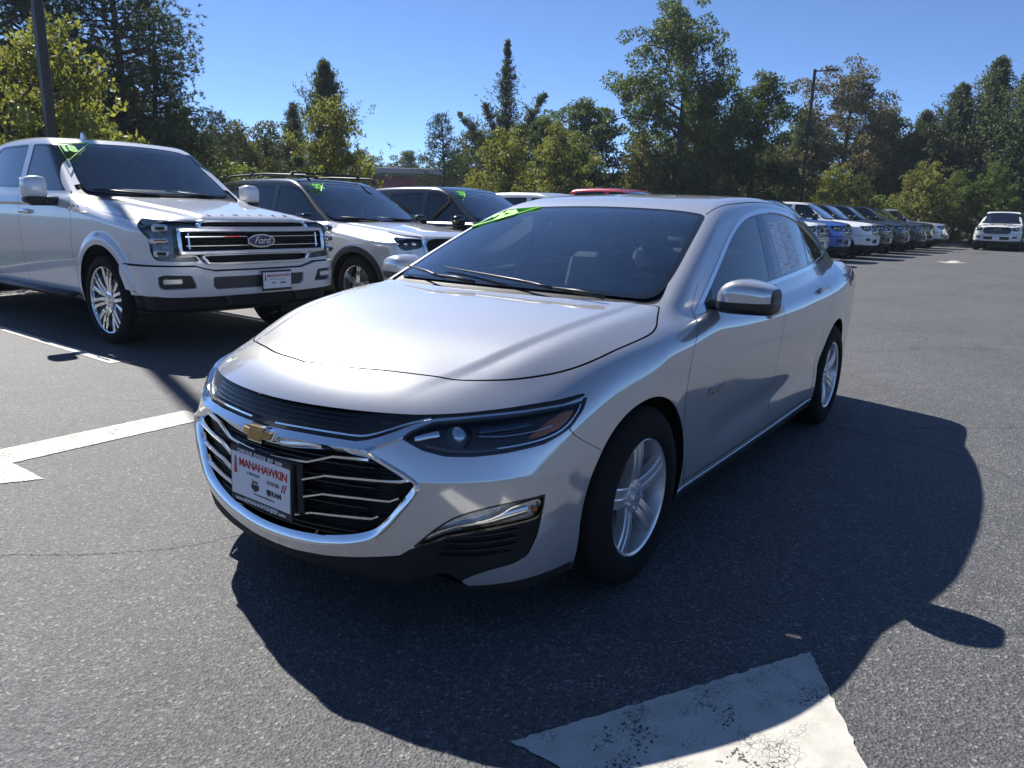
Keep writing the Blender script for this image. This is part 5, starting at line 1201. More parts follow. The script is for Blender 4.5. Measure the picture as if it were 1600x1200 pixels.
def family_suv(paint, roofm, detail=True, clad=True):
    root = empty('suv'); fm = Form(**SUVF)
    WSs = smooth_poly([(.56, -.4), (.56, 0), (.60, .45), (.67, .70), (.76, .765), (.90, .755), (1.15, .715), (1.36, .675), (1.42, .62), (1.44, .4), (1.45, 0), (1.45, -.4)], 4, sharp=(0, 11))
    COW = [(.47, -.3), (.47, .3), (.49, .55), (.54, .74), (.66, .80), (.80, .78), (.72, -.3)]
    HD = smooth_poly([(-.86, -.4), (-.86, 0), (-.83, .35), (-.76, .56), (-.62, .70), (-.3, .80), (.2, .87), (.48, .87), (.54, .74), (.49, .55), (.47, .3), (.465, 0), (.465, -.4)], 4, sharp=(0, 12))
    D1 = smooth_poly([(.80, 1.165), (.95, 1.27), (1.18, 1.46), (1.38, 1.58), (1.60, 1.62), (1.86, 1.628), (1.84, 1.40), (1.83, 1.185), (1.3, 1.172)], 4, sharp=(0, 5, 7))
    D2 = smooth_poly([(1.93, 1.187), (1.95, 1.40), (1.97, 1.63), (2.4, 1.626), (2.78, 1.605), (2.80, 1.40), (2.78, 1.20)], 4, sharp=(0, 2, 4, 6))
    D3 = smooth_poly([(2.88, 1.205), (2.90, 1.40), (2.90, 1.60), (3.3, 1.565), (3.6, 1.49), (3.66, 1.35), (3.58, 1.235)], 4, sharp=(0, 2))
    HLs = [(.62, .985), (.80, .995), (1.05, 1.0), (1.10, .985), (1.06, .93), (.98, .865), (.90, .845), (.66, .875), (.60, .91)]
    GRs = [(-.3, .995), (.40, .99), (.52, .965), (.56, .92), (.50, .76), (.42, .70), (-.3, .69)]
    SL = [(.60, 1.015), (.85, 1.03), (1.25, 1.065), (1.25, 1.055), (.85, 1.012), (.60, 1.0)]
    INs = [(-.3, .42), (.62, .44), (.66, .52), (.58, .58), (-.3, .585)]
    sp_ = dict(zc=.75, x0=-.38, dx=.03, zfront=1.12, zcowl=1.14, ws=WSs, ws_max=1.6, cowl=COW, zbelt=1.12, zbelt2=1.165, dlo=[D1, D2, D3], hood=HD, hood_max=.56, zhood=.93,
               doors=[[(.2, .56), (.6, .52), (.9, .53), (1.1, .62), (1.2, .72)], [(.2, 1.84), (.7, 1.86), (1.2, 1.88)], [(.2, 2.55), (.5, 2.48), (.8, 2.62), (1.0, 2.82), (1.2, 2.84)]],
               zroof=1.66, aroof=.68, wy=.835, Rt=.375, Rr=.252, tw=.25, sill=.33, clad=.075 if clad else None, cladmat=M_black, roofpaint=roofm, upper=roofm, front=[('headlight', HLs), ('grille', GRs), ('slim_lamp', SL), ('intake', INs)])
    S, fd, rd = vehicle(fm, sp_, root, paint, 110, dict(style='split5', m_sp=mat('machined_alloy', (.72, .73, .75), .2, 1), spin=.1))
    sink = lambda d: (lambda V, N: (V-N*d, N))
    # pillars above the belt follow the roof colour
    gb = patch('grille', S, 'grille', M_mesh, root, move=sink(.03)); patch('lower_intake', S, 'intake', M_black, root, move=sink(.01)); pair('slim_lamp', S, 'slim_lamp', M_lampdark, root, h=.002)
    for s_, o in zip((-1, 1), pair('headlight', S, 'headlight', M_lensclear, root)):
        patch('lamp_housing', S, 'headlight', mat('suv_lamp_inner', (.05, .053, .06), .25, .5, noise=(30, .6)), o, side=s_, h=-.03, skirt=-.03)
        for k in range(3): MB().box((-.80+.085*k, s_*(.70+.06*k), .925), (.05, .06, .04), bev=.01, rz=-s_*R(40)).build('lamp_projector', M_reflector, o, angle=R(40))
    gx = lambda a, z: float((fm.Fa(np.array([abs(a)]))+fm.Fz(np.array([z])))[0])
    for s_ in (-1, 1):
        pts = [(gx(a, z)-.012, s_*a, z) for a, z in ((.56, .985), (.585, .94), (.565, .86), (.52, .76), (.44, .69))]
        MB().sweep(pts, [(-.02, -.02), (.02, -.02), (.02, .004), (-.02, .004)], up=(-1, 0, 0)).build('chrome_wing', M_chrome, gb)
        block_mirror(root, (.86, 1.06, 1.185), s_, .20, .15, M_gloss if roofm is not paint else paint, .86)
        for hx, dr in ((1.68, fd), (2.62, rd)): MB().box((hx, s_*.985, 1.0), (.20, .028, .035), bev=.012).build('door_handle', paint, dr[0 if s_ < 0 else 1], angle=R(50))
        if detail:
            rr = MB(); rr.tube([(1.35, s_*.60, 1.70), (1.45, s_*.60, 1.775), (2.4, s_*.60, 1.80), (3.3, s_*.585, 1.775), (3.45, s_*.58, 1.71)], .017, 8); rr.build('roof_rail', M_black, root, smooth=True)
    if detail:
        for x0 in (1.75, 2.75): MB().box((x0, 0, 1.815), (.07, 1.24, .03), bev=.012).build('roof_crossbar', M_black, root)
    cabin(root, .92, .72, .72, .38); wipers(root, .57, 1.185, (-.60, .05), .10, .58, .04)
    return root
def recolour(o, frm, to):
    for sl in o.material_slots:
        if sl.material is frm: sl.link = 'OBJECT'; sl.material = to
    for c in o.children: recolour(c, frm, to)
# ---- heavy pickups of the far row
def trail_pickup(paint):
    root = empty('pickup_truck'); d = dict(P_lim)
    d['Hc'] = Spl([(-1.0, 1.13), (-.85, 1.20), (-.7, 1.235), (-.3, 1.275), (.2, 1.315), (.55, 1.34), (.9, 1.35), (2.0, 1.37), (2.95, 1.40), (5, 1.44)])
    d['Fa'] = Spl([(-.2, -.945), (0, -.95), (.3, -.94), (.5, -.915), (.68, -.87), (.80, -.82), (.89, -.74), (.95, -.62), (1.0, -.4)])
    d['extra'] = lambda x, a: -.035*sstep((a-(.36+.05*(x+1)))/.10)*(1-sstep((x-.4)/.2))
    fm = Form(**d)
    GRr = [(-.3, 1.165), (.50, 1.155), (.60, 1.10), (.62, 1.02), (.54, .86), (.46, .82), (-.3, .81)]
    HLr = [(.66, 1.12), (.80, 1.135), (1.05, 1.145), (1.22, 1.15), (1.19, 1.07), (1.06, .99), (.90, .965), (.66, .975), (.64, 1.03)]
    BU = [(-.3, .76), (.50, .765), (.62, .80), (1.6, .80), (1.6, .545), (1.0, .50), (.5, .49), (-.3, .49)]
    FO = [(.66, .62), (.68, .72), (.94, .725), (.95, .64)]
    IN = [(-.3, .55), (.50, .555), (.55, .60), (.52, .69), (-.3, .70)]
    S, fd, rd = vehicle(fm, pickup_spec(front=[('headlight', HLr), ('fog_pocket', FO), ('intake', IN), ('bumper', BU), ('grille', GRr)], gap=BU, zval=.49, dx=.05, trim=M_gloss), root, paint, 84, dict(style='six', m_sp=mat('dark_alloy', (.10, .10, .11), .3, .8)))
    sink = lambda d_: (lambda V, N: (V-N*d_, N))
    patch('bumper', S, 'bumper', paint, root, h=.03, skirt=.05); pair('fog_pocket', S, 'fog_pocket', M_black, root); patch('lower_intake', S, 'intake', M_black, root)
    gb = patch('grille', S, 'grille', M_gloss, root, move=sink(.02))
    for s_, o in zip((-1, 1), pair('headlight', S, 'headlight', M_lensclear, root)):
        patch('lamp_housing', S, 'headlight', mat('dark_lamp_inner', (.05, .053, .06), .3, .5, noise=(18, .5)), o, side=s_, h=-.03, skirt=-.03)
        for k in range(2): MB().box((-.80+.07*k, s_*(.80+.09*k), 1.06), (.05, .08, .06), bev=.012, rz=-s_*R(40)).build('lamp_projector', M_reflector, o, angle=R(40))
    gx = lambda a, z: float((fm.Fa(np.array([abs(a)]))+fm.Fz(np.array([z])))[0])
    for z0 in (.90, .97, 1.10): MB().sweep([(gx(a, z0)-.006, a, z0) for a in (-.52, -.25, 0, .25, .52)], [(-.012, -.03), (.012, -.03), (.012, .01), (-.012, .01)], up=(-1, 0, 0)).build('grille_bar', M_black, gb)
    text_mesh('lettering', 'RAM', .14, mat('badge_grey', (.22, .23, .25), .3, .8), gb, frame_M((-.975, 0, 1.035), (0, -1, 0), (0, 0, 1)), extrude=.008, bold=.006, space=1.2)
    MB().box((-.985, 0, .61), (.012, .305, .155), bev=.004).build('dealer_plate', M_white, root)
    for s_ in (-1, 1):
        block_mirror(root, (.90, 1.15, 1.40), s_, .20, .22, M_black, .95)
        for hx, dr in ((1.60, fd), (2.70, rd)): MB().box((hx, s_*1.0, 1.17), (.22, .03, .05), bev=.02).build('door_handle', paint, dr[0 if s_ < 0 else 1])
        MB().box((1.70, s_*1.0, .40), (2.1, .09, .05), bev=.02).build('step_bar', M_black, root)
        hs = MB(); hs.box((-.45, s_*.26, 1.262), (.34, .10, .016), bev=.006, ry=R(-6)); hs.build('hood_scoop', M_black, root)
    cabin(root, .98, .95, .78)
    return root
G_ROW = 'vehicles parked in the row'
def park(o, u, v, label, cat, ang=0.0, scale=1.0, name=None):
    x, y, _ = row(u, v); o.location = (x, y, 0); o.rotation_euler = (0, 0, R(90)+RA+ang); o.scale = (scale,)*3
    if name: o.name = name
    return tag(o, label, cat, G_ROW)
tk = limited_pickup(); park(tk, -.10, .95, 'white pickup truck with triple-bar chrome grille, nearest of the parked row', 'pickup truck', R(.5), 1.055)
P_white = make_paint('white_paint', (.76, .77, .77), 0, .35, .02); P_black = make_paint('black_paint', (.010, .011, .013), .1, .3, .1); P_blue = make_paint('blue_paint', (.02, .10, .42), .35, .3, .1)
P_grey = make_paint('pearl_grey_paint', (.60, .62, .63), .3, .32, .04); P_dgrey = make_paint('graphite_paint', (.022, .023, .027), .3, .3, .1); P_red = make_paint('red_paint', (.42, .012, .03), .2, .3, .05); P_silver2 = make_paint('pale_silver_paint', (.55, .57, .60), .7, .34, .06)
P_two = make_paint('silver_white_paint', (.66, .67, .67), .35, .32, .04)
suv = family_suv(P_two, P_black)
s2 = copy_tree(suv); recolour(s2, P_two, P_black); s3 = copy_tree(suv); recolour(s3, P_black, P_grey); recolour(s3, P_two, P_grey)
for q in [c for c in list(s2.children)+list(s3.children) if c.name.startswith(('roof_rail', 'roof_crossbar'))]: bpy.data.objects.remove(q)
park(suv, 2.95, 1.0, 'two-tone white SUV with black roof and roof rails beside the white pickup', 'suv')
park(s2, 5.9, .95, 'black SUV with dark windows between the white SUV and the sedan windscreen', 'suv')
park(s3, 8.8, .9, 'pale grey SUV of which only the roof shows over the sedan', 'suv')
def suv_sticker(o, txt): sticker(o, None, txt, frame_M((1.30, .50, 1.628), (-.02, -1, -.0), (.85, 0, .5)), .15, [(1.375, .62, 1.655), (1.395, .34, 1.682), (1.20, .53, 1.565)])
suv_sticker(suv, '22'); suv_sticker(s2, '23')
ram = trail_pickup(P_white)
far = [(18.9, P_white, 'white pickup truck nearest behind the sedan rear window'), (21.85, P_blue, 'bright blue pickup truck behind the sedan boot'), (24.75, P_white, 'white pickup truck right of the blue pickup'), (27.7, P_dgrey, 'dark grey pickup truck right of the white pickup in the far row'),
       (30.7, P_black, 'first of the black pickup trucks in the far row'), (33.7, P_black, 'middle one of the black pickup trucks in the far row'), (36.7, P_black, 'last black pickup truck before the pale one'), (39.9, P_silver2, 'pale silver pickup truck at the far end of the row')]
first = True
for i, (u, pm, lb) in enumerate(far):
    o = ram if first else copy_tree(ram); first = False
    if pm is not P_white: recolour(o, P_white, pm)
    park(o, u, 1.0+.12*math.sin(i*2.3), lb, 'pickup truck', R(1.2)*math.sin(i*1.7))
rd_ = copy_tree(ram); recolour(rd_, P_white, P_red); park(rd_, 11.7, .9, 'red pickup truck of which only the roof shows over the sedan', 'pickup truck')
fw = copy_tree(ram); recolour(fw, P_white, P_white); fw.location = (42.9, .48, 0); fw.rotation_euler = (0, 0, R(-1)); tag(fw, 'lone white pickup truck facing the camera at far right', 'pickup truck', G_ROW)
far_building()
# ------------------------------------------------------------------ trees
def leaf_mat(name, c0, c1, trans=.35, rough=.55):
    m = bpy.data.materials.new(name); m.use_nodes = True; n = m.node_tree; L = n.links; n.nodes.clear()
    o = nd(n, 'ShaderNodeOutputMaterial'); b = nd(n, 'ShaderNodeBsdfPrincipled'); t = nd(n, 'ShaderNodeBsdfTranslucent'); mx = nd(n, 'ShaderNodeMixShader'); mx.inputs[0].default_value = trans
    g = nd(n, 'ShaderNodeNewGeometry'); oi = nd(n, 'ShaderNodeObjectInfo'); ns = nd(n, 'ShaderNodeTexNoise', i_Scale=.9, i_Detail=3.0); L.new(g.outputs['Position'], ns.inputs['Vector'])
    a = nd(n, 'ShaderNodeMath', operation='MULTIPLY_ADD'); L.new(g.outputs['Random Per Island'], a.inputs[0]); a.inputs[1].default_value = .55
    a2 = nd(n, 'ShaderNodeMath', operation='MULTIPLY_ADD'); L.new(ns.outputs[0], a2.inputs[0]); a2.inputs[1].default_value = .7; a2.inputs[2].default_value = -.18
    L.new(a2.outputs[0], a.inputs[2])
    c = ramp(n, a.outputs[0], [(.1, c0), (.75, c1), (1, tuple(min(1, q*1.35) for q in c1))])
    hs = nd(n, 'ShaderNodeHueSaturation'); r1 = nd(n, 'ShaderNodeMapRange'); r1.inputs[3].default_value = .80; r1.inputs[4].default_value = 1.2; L.new(oi.outputs['Random'], r1.inputs[0]); L.new(r1.outputs[0], hs.inputs['Value']); L.new(c, hs.inputs['Color'])
    L.new(hs.outputs[0], b.inputs['Base Color']); b.inputs['Roughness'].default_value = rough; b.inputs['Specular IOR Level'].default_value = .4
    br = nd(n, 'ShaderNodeMix', data_type='RGBA', blend_type='MULTIPLY'); br.inputs[0].default_value = 1; L.new(hs.outputs[0], br.inputs[6]); br.inputs[7].default_value = (1.15, 1.2, .62, 1); L.new(br.outputs[2], t.inputs[0])
    L.new(b.outputs[0], mx.inputs[1]); L.new(t.outputs[0], mx.inputs[2]); L.new(mx.outputs[0], o.inputs[0]); MT[name] = m; return m
LM_dark = leaf_mat('dark_green_leaf', (.040, .064, .026), (.12, .16, .055), .5)
LM_mid = leaf_mat('mid_green_leaf', (.055, .08, .024), (.145, .19, .05), .5)
LM_young = leaf_mat('yellow_green_leaf', (.11, .12, .036), (.31, .31, .095), .5)
LM_olive = leaf_mat('olive_leaf', (.06, .068, .022), (.165, .165, .055), .42)
LM_oak = leaf_mat('bronze_oak_leaf', (.065, .06, .034), (.18, .15, .085), .35)
LM_pine = leaf_mat('pine_needle', (.028, .048, .024), (.085, .12, .055), .3)
LM_cedar = leaf_mat('cedar_scale_leaf', (.042, .062, .036), (.12, .15, .08), .45)
M_bark = mat('bark', (.075, .058, .045), .9, noise=(9, .4), bump=(25, .8, .02))
def leaves(P, size, rs, up=.35, aspect=.62, droop=0.0):
    """Bent leaf-shaped quads (two triangles each) at points P."""
    n = len(P); d = rs.normal(size=(n, 3)); d[:, 2] += up*.5-droop; d /= np.linalg.norm(d, axis=1)[:, None]
    q = rs.normal(size=(n, 3)); q -= d*(q*d).sum(1)[:, None]; q /= np.linalg.norm(q, axis=1)[:, None]
    s_ = size*rs.uniform(.6, 1.35, n)[:, None]; nn = np.cross(d, q)
    V = np.empty((n, 4, 3)); V[:, 0] = P; V[:, 1] = P+s_*(d*.5+q*aspect*.5+nn*.06); V[:, 2] = P+s_*d+nn*s_*-.08; V[:, 3] = P+s_*(d*.5-q*aspect*.5+nn*.06)
    F = np.arange(4*n).reshape(n, 4); return V.reshape(-1, 3), F
def limb(mb, a, b, r0, r1, rs, bend=.12, n=5, k=6):
    a = Vector(a); b = Vector(b); L_ = (b-a).length; pts = []
    off = Vector(rs.normal(size=3))*bend*L_
    for i in range(n+1):
        t = i/n; pts.append(a.lerp(b, t)+off*math.sin(math.pi*t)*.5)
    mb.tube(pts, [r0+(r1-r0)*i/n for i in range(n+1)], k); return pts
def tree_proto(name, h, crown_w, kind, seed, lm, n_leaf, leaf, trunk_r, base=.25):
    rs = np.random.RandomState(seed); mb = MB(); P = []
    root = empty(name)
    if kind == 'decid':
        top = Vector((rs.normal()*.3, rs.normal()*.3, h*.86)); tp = limb(mb, (0, 0, -.2), top, trunk_r, trunk_r*.16, rs, .05, 9, 9)
        cl = []; nl = 26
        for i in range(nl):
            t = base+(.97-base)*((i+.5)/nl); s_ = tp[min(8, int(t*9))].lerp(tp[min(9, int(t*9)+1)], t*9-int(t*9))
            prof = math.sin(math.pi*min(1, max(0, (t-base*.7)/(1.04-base*.7)))**.72)**.62
            L_ = crown_w/2*prof*rs.uniform(.62, 1.1); az = i*2.4+rs.normal()*.35; el = rs.uniform(.15, .75)
            e = s_+Vector((math.cos(az)*L_, math.sin(az)*L_, L_*math.tan(el)*.55)); lp = limb(mb, s_, e, trunk_r*(.42-.28*t), .012, rs, .18, 5, 5)
            for q in range(8):
                t2 = rs.uniform(.35, 1.05); k0 = lp[min(4, int(min(t2, .99)*5))].lerp(lp[min(5, int(min(t2, .99)*5)+1)], min(1, t2*5-int(min(t2, .99)*5)))
                c = k0+Vector(rs.normal(size=3))*.16*crown_w*.45; cl.append((c, rs.uniform(.55, 1.25)*crown_w*.072))
                if q < 3: limb(mb, k0, c, .02, .006, rs, .1, 2, 4)
        for j in range(10): c = top+Vector(rs.normal(size=3))*.07*crown_w+Vector((0, 0, h*.06)); cl.append((c, crown_w*.07))
        w_ = np.array([r**2 for _, r in cl]); cnt = (w_/w_.sum()*n_leaf).astype(int)
        for (c, r), m_ in zip(cl, cnt):
            d = rs.normal(size=(m_, 3)); d /= np.linalg.norm(d, axis=1)[:, None]; rr = r*rs.uniform(.25, 1.0, m_)**.45
            P.append(np.array(c)+d*rr[:, None]*np.array([1, 1, .72]))
        V, F = leaves(np.concatenate(P), leaf, rs)
    elif kind == 'pine':
        top = Vector((rs.normal()*.2, rs.normal()*.2, h)); tp = limb(mb, (0, 0, -.2), top, trunk_r, .03, rs, .02, 9, 8); VV = []; FF = []; b0 = 0; z = h*base
        while z < h*.985:
            t = z/h; L0 = crown_w/2*(1-t)**.62*(.55+.45*min(1, (t-base+.08)/.16)); nb = rs.randint(4, 7); az0 = rs.uniform(0, 6.28)
            for k in range(nb):
                az = az0+2*math.pi*k/nb+rs.normal()*.3; L_ = L0*rs.uniform(.6, 1.15)+.25; s_ = Vector((0, 0, z)).lerp(top, 0); s_ = Vector((top.x*t, top.y*t, z))
                e = s_+Vector((math.cos(az)*L_, math.sin(az)*L_, L_*rs.uniform(.05, .45))); lp = limb(mb, s_, e, .05*(1-t)+.015, .008, rs, .12, 4, 4)
                nt_ = int(9+L_*11)
                for q in range(nt_):
                    t2 = rs.uniform(.3, 1.05)**.8; c = s_.lerp(e, t2)+Vector(rs.normal(size=3))*(.07+.06*L_*t2); P.append((c.x, c.y, c.z))
            z += rs.uniform(.20, .42)*h/9
        P = np.array(P); m_ = max(6, n_leaf//len(P)); n = len(P); C = np.repeat(P, m_, 0); d = rs.normal(size=(n*m_, 3)); d[:, 2] += .55; d /= np.linalg.norm(d, axis=1)[:, None]
        q = rs.normal(size=(n*m_, 3)); q -= d*(q*d).sum(1)[:, None]; q /= np.linalg.norm(q, axis=1)[:, None]; s_ = leaf*rs.uniform(.7, 1.3, n*m_)[:, None]
        V = np.stack([C-q*s_*.10, C+q*s_*.10, C+d*s_], 1).reshape(-1, 3); F = np.arange(3*n*m_).reshape(-1, 3)
    else:                                                    # cedar: one or more ragged spires
        spires = {'cedar': [((0, 0, 0), (0, 0, h), crown_w, .95, 0)], 'cedar3': [((0, 0, 0), (.1, 0, h), crown_w*1.05, 1.2, 1.25), ((.1, .1, h*.40), (.44*crown_w, -.1, h*.75), crown_w*.36, .8, .9), ((0, 0, h*.36), (-.50*crown_w, .2, h*.65), crown_w*.36, .8, .9), ((0, 0, h*.42), (-.22*crown_w, -.3, h*.70), crown_w*.30, .8, .9), ((0, 0, 0), (.1, .1, h*.66), crown_w*.9, .8, .7)]}[kind]
        for a, b, cw, ex, gate in spires:
            a = Vector(a); b = Vector(b); L_ = (b-a).length; limb(mb, a, b, trunk_r*L_/h, .012, rs, .02, 7, 6); nb = int(L_*(26+10*cw))
            for k in range(nb):
                t = rs.uniform(base if a.z == 0 else .05, 1)**.9
                if gate and math.sin(t*L_*5.5+a.z*3)+.8*math.sin(t*L_*13+b.x) > gate: continue
                s_ = a.lerp(b, t); prof = (1-t)**ex*(.65+.35*min(1, t/.12))*(rs.uniform(.3, .8) if rs.rand() < .6 else rs.uniform(.7, 1.55))
                az = rs.uniform(0, 6.28); bl = cw/2*prof+(.08 if kind == 'cedar' else .03); e = s_+Vector((math.cos(az)*bl, math.sin(az)*bl, bl*rs.uniform(.35, 1.3)))
                if rs.rand() < .3: limb(mb, s_, e, .018, .005, rs, .1, 2, 4)
                for q in range(5):
                    c = s_.lerp(e, rs.uniform(.35, 1.12)); P.append((c.x, c.y, c.z))
        P = np.array(P); m_ = max(3, n_leaf//len(P)); C = np.repeat(P, m_, 0)+rs.normal(size=(len(P)*m_, 3))*(.085 if kind == 'cedar' else .045)*max(1, h/9)
        V, F = leaves(C, leaf, rs, up=1.3, aspect=.42)
    cr = raw('crown', V, F, lm, root); mb.build('trunk', M_bark, root, smooth=True)
    return root
PROTO = {}
def proto(key, *a):
    PROTO[key] = [tree_proto(*a), False, a[1]]
proto('pine', 'pine_tree', 9.0, 6.0, 'pine', 3, LM_pine, 60000, .125, .17, .10)
proto('cedar', 'cedar_tree', 8.0, 4.6, 'cedar', 5, LM_cedar, 34000, .13, .14, .04)
proto('cedarb', 'cedar_tree', 8.0, 5.0, 'cedar', 15, LM_cedar, 38000, .14, .14, .04)
proto('cedar3', 'cedar_tree', 9.1, 4.4, 'cedar3', 8, LM_cedar, 26000, .115, .16, .04)
proto('big', 'broadleaf_tree', 12.6, 8.6, 'decid', 11, LM_dark, 42000, .15, .30, .22)
proto('mid', 'broadleaf_tree', 9.0, 6.4, 'decid', 21, LM_dark, 26000, .15, .20, .12)
proto('oak', 'oak_tree', 10.3, 8.4, 'decid', 31, LM_oak, 34000, .145, .26, .14)
proto('young', 'young_tree', 4.6, 3.2, 'decid', 41, LM_young, 9500, .11, .06, .16)
proto('youngb', 'young_tree', 4.6, 2.8, 'decid', 47, LM_young, 6500, .115, .055, .14)
proto('olive', 'broadleaf_tree', 5.2, 4.6, 'decid', 51, LM_olive, 14000, .125, .11, .06)
proto('shrub', 'shrub', 2.2, 2.6, 'decid', 61, LM_olive, 5000, .10, .04, .04)
_rt = random.Random(9)
def plant(key, x, y, h, wd, label, cat, group, lm=None, z=-.05):
    pr = PROTO[key]
    if not pr[1]: o = pr[0]; pr[1] = True
    else: o = copy_tree(pr[0])
    s_ = h/pr[2]; o.location = (x, y, z); o.scale = (s_*wd, s_*wd, s_); o.rotation_euler = (0, 0, _rt.uniform(0, 6.28) if key != 'cedar3' else R(-54))
    tag(o, label, cat, group)
    if lm:
        for ch in o.children:
            if ch.name.startswith('crown') and ch.material_slots: ch.material_slots[0].link = 'OBJECT'; ch.material_slots[0].material = lm
    return o
GB, GY, GW = 'tall trees behind the car park', 'young yellow-green trees along the kerb', 'trees of the wood beyond'
plant('pine', 6.7, 21.3, 9.6, 1.05, 'dark pine at the left edge of the picture, behind the lamp post', 'tree', GB)
plant('pine', 8.6, 23.0, 11.2, 1.0, 'tallest dark pine at far left, rising out of the top of the picture', 'tree', GB)
plant('pine', 9.4, 20.6, 9.6, 1.05, 'dark pine just right of the lamp post at left, cut by the top edge', 'tree', GB)
plant('pine', 11.0, 21.7, 7.2, 1.15, 'dark pine with ragged side branch, right end of the left pine group', 'tree', GB)
plant('pine', 4.0, 24.5, 9.5, 1.0, 'dark pine outermost at the left picture edge', 'tree', GB)
plant('young', 4.05, 12.75, 4.45, .85, 'yellow-green young tree behind the lamp post and white pickup', 'tree', GY)
plant('shrub', 5.5, 13.2, 2.75, .7, 'yellow-green bush peeping over the white pickup roof', 'shrub', None, LM_young)
plant('olive', 15.1, 27.1, 5.1, 1.0, 'olive green tree right of the dark pines, over the pickup windscreen', 'tree', GB)
plant('olive', 12.6, 26.0, 5.4, 1.0, 'olive green tree tucked against the right side of the dark pines', 'tree', GB)
plant('pine', 17.5, 28.0, 5.2, .9, 'small dark round pine above the pickup bonnet', 'tree', GB)
plant('olive', 19.4, 29.4, 5.0, .9, 'low olive tree between the small round pine and the thin cedar', 'tree', GB)
plant('olive', 21.6, 30.4, 5.3, 1.0, 'dull olive tree behind the white SUV roof rails', 'tree', GB)
plant('cedar', 21.3, 27.7, 5.9, .8, 'thin wispy cedar left of the taller dark spire', 'tree', GB)
plant('cedar', 19.2, 23.0, 6.95, .95, 'dark cedar spire behind the yellow-green tree over the white SUV', 'tree', GB)
plant('young', 14.8, 17.5, 4.75, .85, 'yellow-green young tree with orange tip above the white SUV', 'tree', GY)
plant('pine', 26.4, 22.9, 5.9, .85, 'bushy pine left of the three-pronged cedar', 'tree', GB)
plant('cedar3', 28.2, 20.6, 9.15, 1.0, 'three-pronged cedar with upswept side spires', 'tree', GB)
plant('young', 21.7, 15.95, 4.4, 1.0, 'yellow-green young tree in front of the three-pronged cedar', 'tree', GY)
plant('young', 26.2, 16.35, 5.0, .95, 'yellow-green young tree just left of the tallest broadleaf tree', 'tree', GY)
plant('olive', 30.5, 17.9, 5.2, .9, 'olive tree at the left foot of the tallest broadleaf tree', 'tree', GB, LM_mid)
plant('big', 37.6, 16.2, 12.75, .95, 'tallest broadleaf tree, right of centre against the sky', 'tree', GB)
plant('youngb', 33.2, 16.0, 5.5, .8, 'thin pale young tree before the tallest tree', 'tree', GY, LM_olive)
plant('youngb', 36.7, 13.4, 5.0, 1.0, 'pale leafy young tree over the sedan roof', 'tree', GY, LM_olive)
plant('mid', 41.3, 12.4, 9.5, .85, 'dark broadleaf tree between the tallest tree and the bronze oak', 'tree', GB)
plant('mid', 40.2, 15.4, 8.4, .9, 'dark broadleaf tree half hidden behind the tallest tree', 'tree', GB, LM_mid)
plant('cedar', 52.55, 13.16, 8.47, 1.0, 'cedar left of the far lamp post', 'tree', GB)
plant('oak', 55.51, 11.11, 11.67, 1.0, 'round bronze-brown oak behind the far lamp post', 'tree', GB)
plant('mid', 58.02, 8.95, 9.39, .9, 'dark broadleaf tree just right of the bronze oak', 'tree', GB)
plant('cedarb', 58.59, 6.67, 8.59, 1.1, 'first dark cedar right of the bronze oak', 'tree', GB)
plant('cedarb', 58.82, 4.73, 10.18, 1.0, 'second dark cedar right of the bronze oak', 'tree', GB)
plant('cedarb', 59.04, 2.79, 11.67, .95, 'tallest dark cedar near the right picture edge', 'tree', GB)
plant('cedarb', 57.11, 0.62, 10.53, 1.1, 'dark cedar at the right picture edge, above the far white truck', 'tree', GB)
plant('cedarb', 57.90, -2.23, 10.98, 1.0, 'dark cedar cut by the right picture edge', 'tree', GB)
plant('young', 42.6, 8.6, 4.3, .95, 'yellow-green young tree under the far lamp post', 'tree', GY)
plant('youngb', 43.2, 6.9, 3.9, .95, 'slim yellow-green young tree over the black trucks', 'tree', GY)
plant('young', 47.2, 4.9, 4.6, 1.1, 'broad yellow-green young tree above the pale last truck of the row', 'tree', GY)
plant('olive', 49.0, 3.2, 4.2, 1.0, 'green bush-like tree between the row and the far white truck', 'tree', GY, LM_mid)
plant('young', 48.9, 1.3, 4.6, .85, 'green young tree left of the far white truck', 'tree', GY, LM_mid)
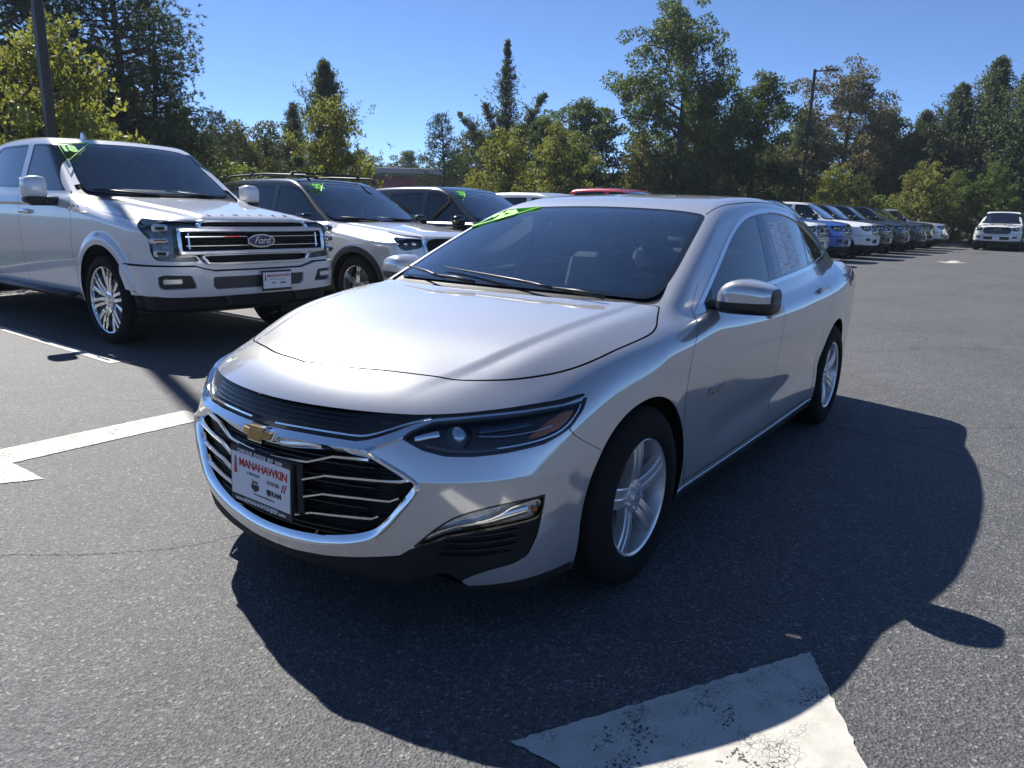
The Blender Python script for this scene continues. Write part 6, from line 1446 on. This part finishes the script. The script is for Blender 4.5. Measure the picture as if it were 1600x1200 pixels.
# the wood behind: countable trees further back that close the gaps
wood = [('mid', 51.06, 18.29, 8.02, 'dark wood tree right behind the cedar left of the far lamp post'), ('olive', 46.5, 13.4, 5.6, 'low olive wood tree at the left flank of the bronze oak'), ('mid', 56.76, 13.51, 8.47, 'dark wood tree showing through the bronze oak'), ('mid', 61.32, 10.09, 8.70, 'dark wood tree right behind the bronze oak'),
        ('mid', 62.81, 6.44, 8.25, 'dark wood tree behind the first dark cedar at right'), ('mid', 63.03, 2.56, 9.16, 'dark wood tree behind the tallest cedar at right'), ('mid', 61.89, -1.31, 9.39, 'dark wood tree behind the right picture edge cedars'), ('mid', 35.5, 20.5, 7.8, 'dark wood tree behind the left half of the tallest tree'), ('mid', 32.6, 21.5, 6.6, 'dark wood tree between the three-pronged cedar and the tallest tree'),
        ('olive', 41.8, 17.6, 6.0, 'olive wood tree under the right side of the tallest tree'), ('mid', 33.6, 26.4, 6.2, 'dark wood tree deep behind the three-pronged cedar'), ('mid', 22.5, 36, 5.0, 'dark wood tree behind the thin wispy cedar'), ('mid', 18.5, 36, 5.4, 'dark wood tree behind the small round pine'),
        ('mid', 14.5, 34, 6.6, 'dark wood tree behind the olive tree over the pickup windscreen'), ('olive', 26.5, 38, 5.0, 'olive wood tree left of the pink building'), ('mid', 58, 55, 7.6, 'hazy far tree above the middle of the pink building'), ('mid', 53, 57, 7.4, 'hazy far tree above the left part of the pink building'), ('mid', 62, 52, 7.4, 'hazy far tree above the right part of the pink building'),
        ('mid', 66, 48, 7.8, 'hazy far tree above the right end of the pink building'), ('mid', 48, 58, 7.6, 'hazy far tree at the left end of the pink building'), ('mid', 43, 58, 7.0, 'hazy far tree left of the pink building'), ('olive', 37, 54, 6.6, 'olive far tree beyond the white SUV roof'), ('olive', 32, 52, 6.4, 'olive far tree beyond the yellow-green tree over the SUV'),
        ('olive', 27.5, 50, 6.2, 'olive far tree beyond the thin cedar'), ('mid', 23.5, 47, 6.4, 'dark far tree beyond the small round pine'), ('mid', 12.0, 30.0, 7.4, 'dark tree behind the right end of the left pine group'), ('mid', 8.5, 29.0, 8.5, 'dark tree behind the middle of the left pine group')]
for k, x, y, h, lb in wood: plant(k, x, y, h, 1.25, lb, 'tree', GW, LM_dark if k == 'mid' else None)
ug = [(28.5, 16.9, 'under the olive tree left of the tallest tree'), (31.2, 16.6, 'at the left foot of the tallest tree'), (34.6, 15.4, 'in front of the tallest tree trunk'), (38.6, 13.2, 'at the right foot of the tallest tree'), (40.4, 11.6, 'behind the pale young tree over the sedan roof'), (43.4, 10.3, 'behind the far lamp post'), (45.2, 9.4, 'at the left foot of the bronze oak'), (46.8, 7.4, 'at the right foot of the bronze oak'),
      (48.6, 5.8, 'behind the broad yellow-green tree'), (48.9, 3.6, 'behind the pale last truck of the row'), (48.6, 1.6, 'left behind the far white truck'), (48.2, -.6, 'right behind the far white truck'), (24.0, 18.6, 'at the left foot of the three-pronged cedar'), (17.2, 20.6, 'behind the yellow-green tree over the white SUV'),
      (13.5, 21.0, 'right of the left pine group'), (29.8, 20.2, 'at the right foot of the three-pronged cedar'), (10.6, 17.5, 'under the right pine of the left group'), (7.6, 16.8, 'under the left pine group')]
for i, (x, y, lb) in enumerate(ug): plant('shrub', x, y, 2.0+.9*((i*37) % 10)/10, 1.25, 'low leafy shrub '+lb, 'shrub', 'shrubs under the edge of the wood', LM_mid if i % 3 else LM_olive)
for pr in PROTO.values():
    if not pr[1]:
        for q in list(pr[0].children): bpy.data.objects.remove(q)
        bpy.data.objects.remove(pr[0])
# ------------------------------------------------------------------ thin summer haze over the whole place
def haze():
    m = bpy.data.materials.new('thin_haze'); m.use_nodes = True; n = m.node_tree; n.nodes.clear()
    o = nd(n, 'ShaderNodeOutputMaterial'); v = nd(n, 'ShaderNodeVolumePrincipled')
    v.inputs['Color'].default_value = (.70, .85, 1, 1); v.inputs['Density'].default_value = HAZE; v.inputs['Anisotropy'].default_value = .35
    n.links.new(v.outputs[0], o.inputs['Volume'])
    b = MB().box((0, 0, 13.0), (1100, 1100, 34)).build('haze', m); tag(b, 'thin pale haze softening the far trees', 'haze', kind='stuff')
HAZE = .0005
haze()
